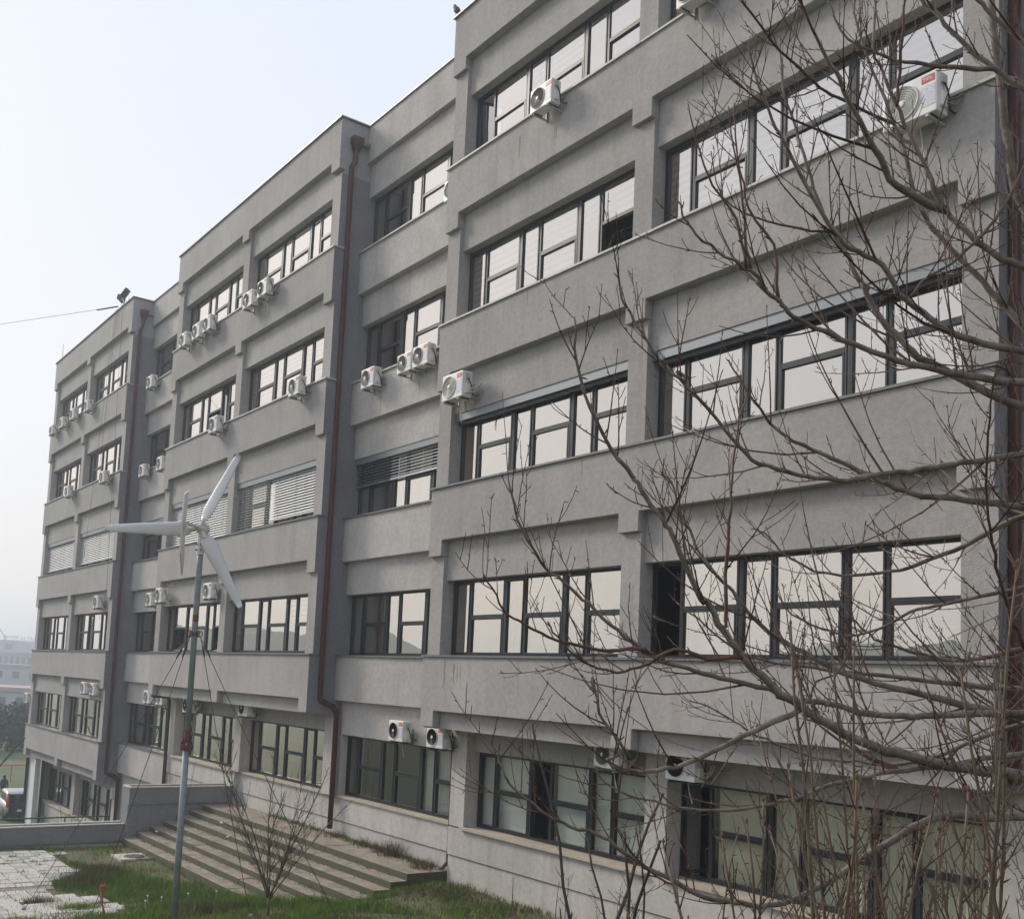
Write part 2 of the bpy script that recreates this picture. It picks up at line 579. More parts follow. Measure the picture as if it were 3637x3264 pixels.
def venetian(xa, xb, zt, drop, y, tilt, mt, railed=True):
    """outside venetian blind below its head box"""
    m = MB()
    n = int(drop / 0.074)
    c, s = math.cos(tilt), math.sin(tilt)
    for i in range(n):
        z = zt - 0.03 - i * 0.074
        dy, dz = 0.040 * c, 0.040 * s
        a, b = (y - dy, z - dz), (y + dy, z + dz)
        t = 0.0025
        P = [(a[0], a[1] - t), (b[0], b[1] - t), (b[0], b[1] + t), (a[0], a[1] + t)]
        m.face([(xa, *P[0]), (xb, *P[0]), (xb, *P[3]), (xa, *P[3])])
        m.face([(xa, *P[3]), (xb, *P[3]), (xb, *P[2]), (xa, *P[2])])
        m.face([(xa, *P[1]), (xa, *P[2]), (xb, *P[2]), (xb, *P[1])])
        m.face([(xa, *P[0]), (xa, *P[1]), (xb, *P[1]), (xb, *P[0])])
    for f in (0.15, 0.5, 0.85):
        x = xa + (xb - xa) * f
        m.box(x - 0.004, x + 0.004, y - 0.043, y - 0.040, zt - n * 0.074, zt)
    m.box(xa, xb, y - 0.03, y + 0.03, zt - n * 0.074 - 0.05, zt - n * 0.074 - 0.01)
    part('venetian_blind', m, mt)

ZEB, PLN, ROL, FIL, CUR, VER = (M_ZEBRA, 0.97), None, (M_ROLL, 0.98), (M_FILM, 0.97), (M_CURT, 0.98), (M_VERT, 0.98)
rw = random.Random(11)
SPEC = {  # (block, bay, floor): options
    ('A', 0, 0): dict(opened=(('n', 0),)), ('A', 0, 1): dict(cover=ZEB, opened=(('l', 2),)), ('A', 1, 1): dict(cover=ZEB), ('A', 1, 0): dict(cover=(M_CURT, 0.6)),
    ('A', 0, 3): dict(opened=()), ('A', 1, 3): dict(cover=ROL, opened=(('n', 0),)),
    ('A', 0, 4): dict(cover=FIL, opened=(('n', 1),)), ('A', 1, 4): dict(cover=VER, opened=(('n', 0),)),
    ('B', 0, 1): dict(opened=(('l', 1), ('n', 2))), ('B', 0, 3): dict(opened=(('l', 0), ('l', 2))), ('B', 0, 4): dict(cover=FIL),
    ('B', 1, 1): dict(cover=(M_ZEBRA, 0.7)), ('B', 0, 0): dict(cover=(M_CURT, 0.9)), ('B', 1, 0): dict(cover=(M_CURT, 0.95)),
    ('R', 0, 1): dict(covers={1: CUR, 2: CUR}, opened=()), ('R', 0, 2): dict(covers={0: (M_CURT, 0.98), 1: (M_CURT, 0.98)}),
    ('R', 0, 4): dict(covers={2: CUR}), ('R', 0, 0): dict(covers={1: (M_ROLL, 0.9)}), ('R', 0, 3): dict(covers={0: ROL}),
    ('C', 0, 4): dict(cover=FIL), ('C', 1, 4): dict(cover=FIL), ('C', 0, 5): dict(cover=FIL), ('C', 1, 5): dict(cover=FIL), ('C', 1, 3): dict(opened=(('n', 1),)),
    ('Q', 0, 4): dict(cover=FIL),
}

rl_ = random.Random(29)
def ledge(xa, xb, y0, y1, z, mt):
    """sheet-metal sill in lengths, never quite level, lapped at the joints"""
    n = max(2, int((xb - xa) / 2.4))
    cuts = [xa] + [xa + (xb - xa) * (i + rl_.uniform(-.12, .12)) / n for i in range(1, n)] + [xb]
    for a, b in zip(cuts, cuts[1:]):
        dy, dz = rl_.uniform(-.006, .006), rl_.uniform(-.004, .003)
        part('ledge', MB().box(a + .003, b - .002, y0 + dy, y1, z - 0.035, z + 0.002 + dz), mt)

def block(tagname, x0, x1, nfull):
    bays = [(x0 + 0.44, x0 + 5.54), (x0 + 5.97, x1 - 0.44)]
    small = tagname == 'C'
    gf = nfull
    # parapet
    m = MB().prism(drop_poly(x0, x1, TOP - 0.04, 2.31, 2.05), 0.0, 0.17)
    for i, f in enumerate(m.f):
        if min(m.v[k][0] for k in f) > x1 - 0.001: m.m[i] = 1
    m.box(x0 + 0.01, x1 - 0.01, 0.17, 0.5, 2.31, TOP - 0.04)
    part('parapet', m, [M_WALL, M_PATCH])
    part('coping', MB().box(x0 - 0.05, x1 + 0.05, -0.05, 0.55, TOP - 0.04, TOP).box(x1 - 0.5, x1 + 0.05, 0.55, 0.84, TOP - 0.039, TOP - 0.001), M_LEDGE_D)
    bottom = SL[gf - 1] - 1.45
    # flank walls with their darker paint
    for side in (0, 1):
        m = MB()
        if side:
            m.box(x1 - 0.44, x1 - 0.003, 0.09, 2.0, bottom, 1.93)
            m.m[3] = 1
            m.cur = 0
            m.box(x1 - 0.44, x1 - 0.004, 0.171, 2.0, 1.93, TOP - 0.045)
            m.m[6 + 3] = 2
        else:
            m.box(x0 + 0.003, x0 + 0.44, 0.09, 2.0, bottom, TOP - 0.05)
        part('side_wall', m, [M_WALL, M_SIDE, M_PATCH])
    for k in range(nfull):
        z = SL[k]
        head = z + 1.5
        above = (2.31 if k == 0 else SL[k - 1] - 1.10)
        band(x0, x1, z - 0.035, z - 1.10, z - 1.42, 'wall_band')
        lm = M_LEDGE if k < 2 else M_LEDGE_D
        ledge(x0 - 0.035, x1 + 0.035, -0.04, 0.42, z, lm)
        part('pier', MB().box(x0 + 5.54, x0 + 5.97, 0.09, 0.5, z, above), M_WALL)
        for b, (xa, xb) in enumerate(bays):
            bevel(part('lintel_panel', MB().box(xa - 0.05, xb + 0.05, 0.18, 0.47, head, above + 0.02), M_WALL), .008)
            kw = SPEC.get((tagname, b, k), {})
            if 'cover' not in kw and 'covers' not in kw and rw.random() < 0.5:
                kw = dict(kw, covers={u: (rw.choice((M_CURT, M_ROLL, M_ZEBRA)), rw.uniform(0.3, 0.95)) for u in rw.sample(range(3), 2)})
            window(xa, xb, z, head, 0.37, joined=small, **kw)
            if k == 2:
                hb = MB().box(xa + 0.002, xb - 0.002, 0.20, 0.35, head - 0.15, head - 0.003)
                part('blind_box', hb, M_BOX)
                if tagname == 'A':
                    part('blind_rail', MB().box(xa + 0.05, xb - 0.05, 0.26, 0.33, head - 0.22, head - 0.15), M_FRAME)
    # ground storey stands back under the overhang
    z = SL[gf]
    head = z + 1.5
    part('downstand', MB().box(x0 + 0.02, x1 - 0.02, 0.18, 2.0, bottom + 0.005, SL[gf - 1] - 1.10), M_WALL)
    base = -18.7 if tagname == 'C' else -15.9
    yl = 0.80
    for xa, xb in ((x0 + 0.04, x0 + 0.54), (x0 + 5.53, x0 + 6.0), (x1 - 0.5, x1 - 0.02)):
        part('column', MB().box(xa, xb, 0.80, 1.6, z - 0.02, bottom + 0.01), M_BASE)
    for b, (xa, xb) in enumerate(((x0 + 0.54, x0 + 5.53), (x0 + 6.0, x1 - 0.5))):
        part('lintel_panel', MB().box(xa - 0.02, xb + 0.02, 0.98, 1.4, head, bottom + 0.01), M_WALL)
        kw = SPEC.get((tagname, b, gf), {})
        window(xa, xb, z, head, 1.13, glass=M_GLASS_G if tagname != 'B' else M_GLASS, joined=small, **kw)
        yb = 0.95 if (tagname == 'B' and b == 1) else 0.80
        part('window_sill', MB().box(xa - 0.06, xb + 0.1, yb - 0.07, 1.16, z - 0.05, z - 0.002), M_STONE)
        xl = x0 + 0.02 if b == 0 else x0 + 5.75
        xr = x0 + 5.75 if b == 0 else x1 - 0.02
        part('base_wall', MB().box(xl, xr, yb, 1.7, z - 0.60, z - 0.05), M_BASE)
        part('plinth', MB().box(xl, xr, yb + 0.03, 1.7, base, z - 0.62).box(xl + .01, xr - .01, yb + 0.10, 1.7, z - 0.62, z - 0.60), M_BASE)
    # rooms and rear
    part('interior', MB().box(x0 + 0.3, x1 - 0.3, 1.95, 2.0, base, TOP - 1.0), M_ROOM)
    part('rear_wall', MB().box(x0, x1, 2.01, 15.0, base, TOP - 0.4), M_WALL)

def recess(tagname, x0, x1, nfull):
    small = tagname == 'Q'
    part('parapet', MB().box(x0 - .01, x1 + .01, 0.79, 2.0, 2.39, TOP - 0.045), M_RECESS)
    part('coping', MB().box(x0 - .04, x1 + .04, 0.75, 1.2, TOP - 0.045, TOP - 0.008), M_LEDGE_D)
    last = len(SL) - 1 if tagname == 'Q' else 4
    for k in range(nfull):
        z = SL[k]
        head = z + 1.5
        above = 2.39 if k == 0 else SL[k - 1] - 1.10
        part('wall_band', MB().box(x0 - .02, x1 + .02, 0.75, 2.0, z - 1.10, z - 0.035), M_RECESS)
        ledge(x0 - .02, x1 + .02, 0.70, 1.15, z, M_LEDGE if k < 2 else M_LEDGE_D)
        part('lintel_panel', MB().box(x0 - .02, x1 + .02, 0.92, 1.25, head, above + 0.01), M_RECESS)
        window(x0, x1, z, head, 1.10, joined=small, **SPEC.get((tagname, 0, k), {}))
        if k == 2:
            part('blind_box', MB().box(x0 + .002, x1 - .002, 0.94, 1.09, head - 0.15, head - 0.003), M_BOX)
    if nfull == 4:
        z = SL[4]
        head = z + 1.46
        part('lintel_panel', MB().box(x0 - .02, x1 + .02, 0.95, 1.4, head, SL[3] - 1.09), M_RECESS)
        window(x0 + 0.12, x1 + 0.04, z, head, 1.13, glass=M_GLASS_G, **SPEC.get((tagname, 0, 4), {}))
        part('pier', MB().box(x0 - 0.3, x0 + 0.12, 0.951, 1.6, z - .02, head + .01), M_BASE)
        part('window_sill', MB().box(x0 - 0.1, x1 + 0.03, 0.90, 1.15, z - 0.05, z - 0.002), M_STONE)
        part('base_wall', MB().box(x0 - 0.2, x1 + 0.02, 0.951, 1.7, z - 0.60, z - 0.05), M_BASE)
        part('plinth', MB().box(x0 - 0.2, x1 + 0.02, 0.981, 1.7, -15.9, z - 0.62).box(x0 - .2, x1 + .02, 1.05, 1.7, z - 0.62, z - 0.60), M_BASE)
    else:
        part('base_wall', MB().box(x0 - 0.2, x1 + 0.2, 0.95, 1.9, -18.7, SL[4] - 1.09), M_BASE)
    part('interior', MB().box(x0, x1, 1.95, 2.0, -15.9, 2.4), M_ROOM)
    part('rear_wall', MB().box(x0 - .002, x1 + .002, 2.012, 14.9, -18.0, TOP - 0.4), M_WALL)

block('A', *XA, 4)
block('B', *XB, 4)
block('C', *XC, 5)
recess('R', XB[1], XA[0], 4)
recess('Q', XC[1], XB[0], 5)
recess('P', XA[1], XA[1] + 5.06, 4)
# outside blinds of the third storey from the top
z3 = SL[2] + 1.5 - 0.15
b0, b1 = (XB[0] + 0.46, XB[0] + 5.52), (XB[0] + 5.99, XB[1] - 0.46)
venetian(*b0, z3, 1.33, 0.29, 0.92, M_SLAT)
venetian(b1[0], b1[0] + 2.15, z3, 1.33, 0.29, -0.05, M_SLAT)
venetian(b1[0] + 2.2, b1[1], z3, 1.18, 0.29, 0.92, M_SLAT)
for xa, xb in ((XC[0] + 0.46, XC[0] + 5.52), (XC[0] + 5.99, XC[1] - 0.46)):
    venetian(xa, xb, z3, 1.12, 0.29, 0.92, M_SLAT)
venetian(XB[1] + 0.03, XB[1] + 1.62, z3, 0.56, 1.03, 0.6, M_SLAT_D)
venetian(XB[1] + 1.66, XA[0] - 0.5, z3, 0.56, 1.03, 0.6, M_SLAT)
venetian(XC[1] + 0.03, XB[0] - 0.03, z3, 0.35, 1.03, 0.6, M_SLAT_D)
# white panel closing the far end of the lowest storey, and a wall lamp
part('white_panel', MB().box(-33.30, -32.1, 0.28, 0.5, -18.4, SL[4] - 1.45), mat('white_paint', (0.62, 0.63, 0.65), 0.8, var=0.06))
part('wall_lamp', MB().box(-22.05, -21.93, 0.68, 0.80, -15.75, -15.35), M_WHITE)

M_STAIN = stucco('rust_stain', (0.275, 0.235, 0.185), 0.3)
def stain(x, zt, zb, w, y=-0.003):
    m = MB()
    n = 7
    for i in range(n):
        f, g = i / n, (i + 1) / n
        za, zc = zt + (zb - zt) * f, zt + (zb - zt) * g
        wa, wb = w * (1 - f) ** .6, w * (1 - g) ** .6
        o1, o2 = w * .25 * math.sin(i * 1.9), w * .25 * math.sin((i + 1) * 1.9)
        m.face([(x - wb + o2, y, zc), (x + wb + o2, y, zc), (x + wa + o1, y, za), (x - wa + o1, y, za)])
    part('rust_stain', m, M_STAIN)
rq = random.Random(4)
for x, z in ((3.4, -.45), (6.9, -.3), (-14.0, -.4), (-9.8, -.5), (-6.3, -3.85), (-11.8, -3.85)):
    for k in range(2):
        stain(x + rq.uniform(0, .6), z - .1, z - rq.uniform(.4, .62), rq.uniform(.008, .018))
for x, z in ((-3.9, -4.0), (-2.2, -4.0), (-1.5, -4.0), (-3.0, -3.6)):
    stain(x + .3, z, z - rq.uniform(.25, .45), .014, .747)
for x in (4.6, 7.7, 2.9, -12.5, -7.7):
    k = rq.randrange(0, 3)
    stain(x, SL[k] - .04, SL[k] - rq.uniform(.3, .7), rq.uniform(.010, .022))
for x, a, b, w in ((0.78, -10.33, -10.95, .03), (1.10, -10.42, -10.85, .028), (1.22, -10.45, -10.8, .012), (1.32, -10.45, -10.82, .010), (2.45, -0.30, -0.75, .02)):
    stain(x, a, b, w)

# ------------------------------------------------------------------ stairs, garden walls, paving
stairs = thing('stone_stairs', 'broad exposed aggregate steps with mossy risers climbing to the building', 'stairs', (0, 0, 0))
def step_part(name, mb, mats):
    return mb.build(name, mats, stairs)
rs = random.Random(5)
for i in range(7):
    y0, z = -0.10 - 0.37 * i, -14.60 - 0.137 * i
    # each tread is cast in three lengths; the joints stay open a little
    xs = [-10.98, -7.4 + rs.uniform(-.4, .4), -3.7 + rs.uniform(-.4, .4), -0.02 + (0.0 if i < 3 else rs.uniform(0, .3))]
    for a, b in zip(xs, xs[1:]):
        m = MB()
        jz = rs.uniform(-0.012, 0.008)
        yb = 0.98 if i == 0 else y0 + 0.37 + 0.05
        m.box(a + 0.006, b - 0.006, y0, yb, -15.95, z + jz)
        m.m[2] = 1; m.m[3] = 1
        bevel(step_part('step', m, [M_CONC, M_RISER]), 0.012, 2)

M_COPE = mat('white_coping', (0.50, 0.49, 0.46), 0.7, var=0.2, vscale=4)
M_GARDEN = stucco('garden_wall_render', (0.215, 0.215, 0.222), 0.3)
def planter(label, x, y0, y1, ztop, zbot, w):
    t = thing('planter_wall', label, 'planter', (0, 0, 0))
    th = 0.07
    m = MB().box(x, x + th, y0, y1, ztop - 0.5, ztop - 0.03).box(x + th, x + th + .001, y0, y1, ztop - .49, ztop - .04)
    MB().box(x - th, x, y0, y1, ztop - 0.48, ztop - 0.03).build('front_wall', M_GARDEN, t)
    MB().box(x - th - 0.03, x - 0.03, y0 + 0.02, y1 - 0.04, zbot, ztop - 0.48).build('plinth', M_GARDEN, t)
    MB().box(x - w, x - w + th, y0, y1, zbot, ztop - 0.03).build('back_wall', M_GARDEN, t)
    for a, b in ((y0, y0 + th), (y1 - th, y1)):
        MB().box(x - w + th, x - th, a, b, zbot, ztop - 0.03).build('end_wall', M_GARDEN, t)
    MB().box(x - w + th, x - th, y0 + th, y1 - th, zbot, ztop - 0.14).build('soil', M_GROUND, t)
    n = max(2, int((y1 - y0) / 1.2))
    for i in range(n):
        a, b = y0 + (y1 - y0) * i / n, y0 + (y1 - y0) * (i + 1) / n
        MB().box(x - th - 0.02, x + 0.02, a + .004, b - .004, ztop - 0.03, ztop).build('coping_slab', M_COPE, t)
        MB().box(x - w - 0.02, x - w + th + 0.02, a + .004, b - .004, ztop - 0.03, ztop).build('coping_slab', M_COPE, t)
    MB().box(x - w + th + .02, x - th - .02, y1 - th - .02, y1 + .02, ztop - 0.03, ztop - .001).build('coping_slab', M_COPE, t)
    MB().box(x - w + th + .02, x - th - .02, y0 - .02, y0 + th + .02, ztop - 0.03, ztop - .001).build('coping_slab', M_COPE, t)
    return t
planter('grey planter wall with white coping beside the top of the steps', -11.0, -2.2, 0.93, -14.07, -15.9, 0.62)
planter('long low grey planter wall with white coping behind the paving', -11.2, -13.5, -2.02, -15.07, -15.9, 0.5)

# paving slabs, each laid on its own with open weedy joints
def pave_edge(x):
    pts = [(-10.7, -4.45), (-9.6, -4.35), (-9.0, -4.75), (-8.0, -4.3), (-7.1, -4.2), (-6.4, -5.25), (-5.6, -5.4), (-4.8, -5.0), (-3.9, -4.75), (-3.0, -4.85), (-2.0, -4.9)]
    for (a, b), (c, d) in zip(pts, pts[1:]):
        if a <= x <= c:
            return b + (d - b) * (x - a) / (c - a)
    return -5.0
paving = tag(link('paving', None), kind='structure')
rp_ = random.Random(17)
tile_me = {}
for mt in (M_SLAB, M_SLAB2):
    mm = MB().box(-0.187, 0.187, -0.187, 0.187, -0.06, 0.0)
    me = mm.data('paving_slab'); me.materials.append(mt); tile_me[mt] = me
ny = 0
for ix in range(22):
    x = -10.35 + ix * 0.40
    if 11 <= ix <= 11:
        continue                                       # the strip of bare concrete across the paving
    for iy in range(12):
        y = -4.25 - iy * 0.40 + (0.07 if ix > 11 else 0)
        if y > pave_edge(x) + rp_.uniform(-.25, .2) or rp_.random() < 0.03:
            continue
        o = link('paving_slab', tile_me[M_SLAB2 if rp_.random() < 0.2 else M_SLAB], paving,
                 (x + rp_.uniform(-.006, .006), y + rp_.uniform(-.006, .006), ground_z(x, y) + 0.035 + rp_.uniform(-.008, .012)),
                 (rp_.uniform(-.018, .018), rp_.uniform(-.018, .018), rp_.uniform(-.015, .015)))
tag(MB().box(-10.35 + 10.55 * 0.4, -10.35 + 11.45 * 0.4, -9.2, -5.35, -15.66, ground_z(-5.95, -6) + 0.02).build('concrete_strip', M_CONC), kind='structure')
mh = thing('manhole', 'round iron manhole cover set in a split concrete slab below the steps', 'manhole', (-8.95, -2.68, ground_z(-8.95, -2.68) + 0.03))
m = MB()
for a, b, c, d in ((-0.42, 0.0, -0.42, -0.02), (0.01, 0.42, -0.42, -0.02), (-0.42, 0.0, 0.0, 0.42)):
    MB().box(a, b, c, d, -0.06, 0.02).build('slab', M_SLAB, mh)
MB().box(0.01, 0.42, 0.0, 0.42, -0.06, 0.018).build('slab', M_CONC, mh)
MB().lathe((0.05, 0.03, 0.0), (0, 0, 1), ((0, .25), (0.030, .25), (0.036, .235), (0.03, .22), (0.03, 0.0)), 24).build('cover', M_IRON, mh)
tag(MB().box(-10.95, -10.8, -4.4, -2.35, -15.66, -15.575).build('kerb', M_CONC), kind='structure')

# ------------------------------------------------------------------ air conditioners
AW, AD, AH = 0.60, 0.22, 0.47
def make_ac(style):
    t = thing('air_conditioner', 'x', 'air conditioner')
    bevel(MB().box(0, AW, 0, AD, 0.02, AH).build('casing', M_WHITE, t), 0.012)
    c = (0.215, -0.002, 0.245)
    R = 0.185
    g = MB()
    dark = style == 'dark'
    g.lathe((c[0], 0.006, c[2]), (0, -1, 0), ((0, R), (0.012, R), (0.012, R - .012), (0.007, R - .013), (0.007, 0.0)), 28)
    if style == 'radial':
        for k in range(36):
            a = 2 * math.pi * k / 36
            a2 = a + 0.35
            g.tube([(c[0] + .04 * math.cos(a), -0.010, c[2] + .04 * math.sin(a)), (c[0] + .11 * math.cos(a + .12), -0.014, c[2] + .11 * math.sin(a + .12)), (c[0] + .178 * math.cos(a2), -0.010, c[2] + .178 * math.sin(a2))], 0.0028, 3, False)
    for r in ((.06, .085, .11, .135, .16) if style != 'radial' else (.09, .135)):
        g.tube([(c[0] + r * math.cos(q * math.pi / 12), -0.012, c[2] + r * math.sin(q * math.pi / 12)) for q in range(25)], 0.0034, 3, False)
    go = g.build('fan_grille', [M_BLACKGR if dark else M_GRILLE], t)
    rg_ = MB()
    rg_.tube([(c[0] + r * math.cos(q * math.pi / 14), -0.012, c[2] + r * math.sin(q * math.pi / 14)) for r in (R,) for q in range(29)], 0.008, 5, False)
    rg_.build('fan_ring', M_WHITE, t)
    MB().lathe((c[0], 0, c[2]), (0, -1, 0), ((0.002, .034), (0.018, .034), (0.022, .02), (0.022, 0)), 16).build('fan_hub', M_WHITE, t)
    b = MB().box(0.435, 0.575, -0.004, 0.004, 0.36, 0.435).build('badge', M_RED, t)
    lt = MB()
    z0, z1, w = 0.382, 0.414, 0.007
    def bar(x0, x1, a, b_): lt.box(x0, x1, -0.006, -0.004, a, b_)
    bar(.452, .484, z1 - w, z1); bar(.4645, .4715, z0, z1 - w)                                # T
    bar(.492, .499, z0, z1); bar(.499, .519, z1 - w, z1); bar(.499, .519, z0, z0 + w)         # C
    bar(.528, .535, z0, z1); bar(.535, .556, z0, z0 + w)                                      # L
    lt.build('lettering', M_WHITE, b)
    MB().box(0.43, 0.58, -0.003, 0.004, 0.10, 0.33).build('rating_sticker', M_WHITE_S, t)
    MB().box(AW - .004, AW + 0.028, 0.07, 0.15, 0.34, 0.43).box(AW + .028, AW + .03, 0.085, 0.135, 0.385, 0.41).build('terminal_cover', M_WHITE_D, t)
    bevel(MB().box(AW - .004, AW + 0.035, 0.06, 0.16, 0.08, 0.24).build('valve_cover', M_WHITE, t), 0.008)
    MB().tube([(AW + .02, 0.11, 0.34), (AW + .035, .15, .27), (AW + .03, .19, .18), (AW + .02, .22, .08), (AW + .03, .30, .06), (AW + .05, .335, .09)], 0.011, 6).build('cable', M_CABLE, t)
    for x in (0.09, AW - 0.09):
        MB().box(x - .014, x + .014, -0.03, 0.338, -0.028, -0.002).box(x - .013, x + .013, 0.314, 0.339, -0.05, 0.30).build('bracket', M_STEELP if style != 'dark' else M_GREENBR, t)
    MB().box(0.03, AW - 0.03, 0.305, 0.315, 0.20, 0.235).build('bracket_rail', M_STEELP, t)
    for x in (0.09, AW - 0.09):
        MB().box(x - .02, x + .02, 0.01, 0.21, -0.002, 0.02).build('foot', M_CABLE, t)
    return t
M_WHITE_S = mat('sticker_white', (0.72, 0.72, 0.75), 0.5, var=0.15, vscale=60, col2=(0.40, 0.36, 0.48), f2=0.35)
AC_PROTO = {s: make_ac(s) for s in ('radial', 'rings', 'dark')}

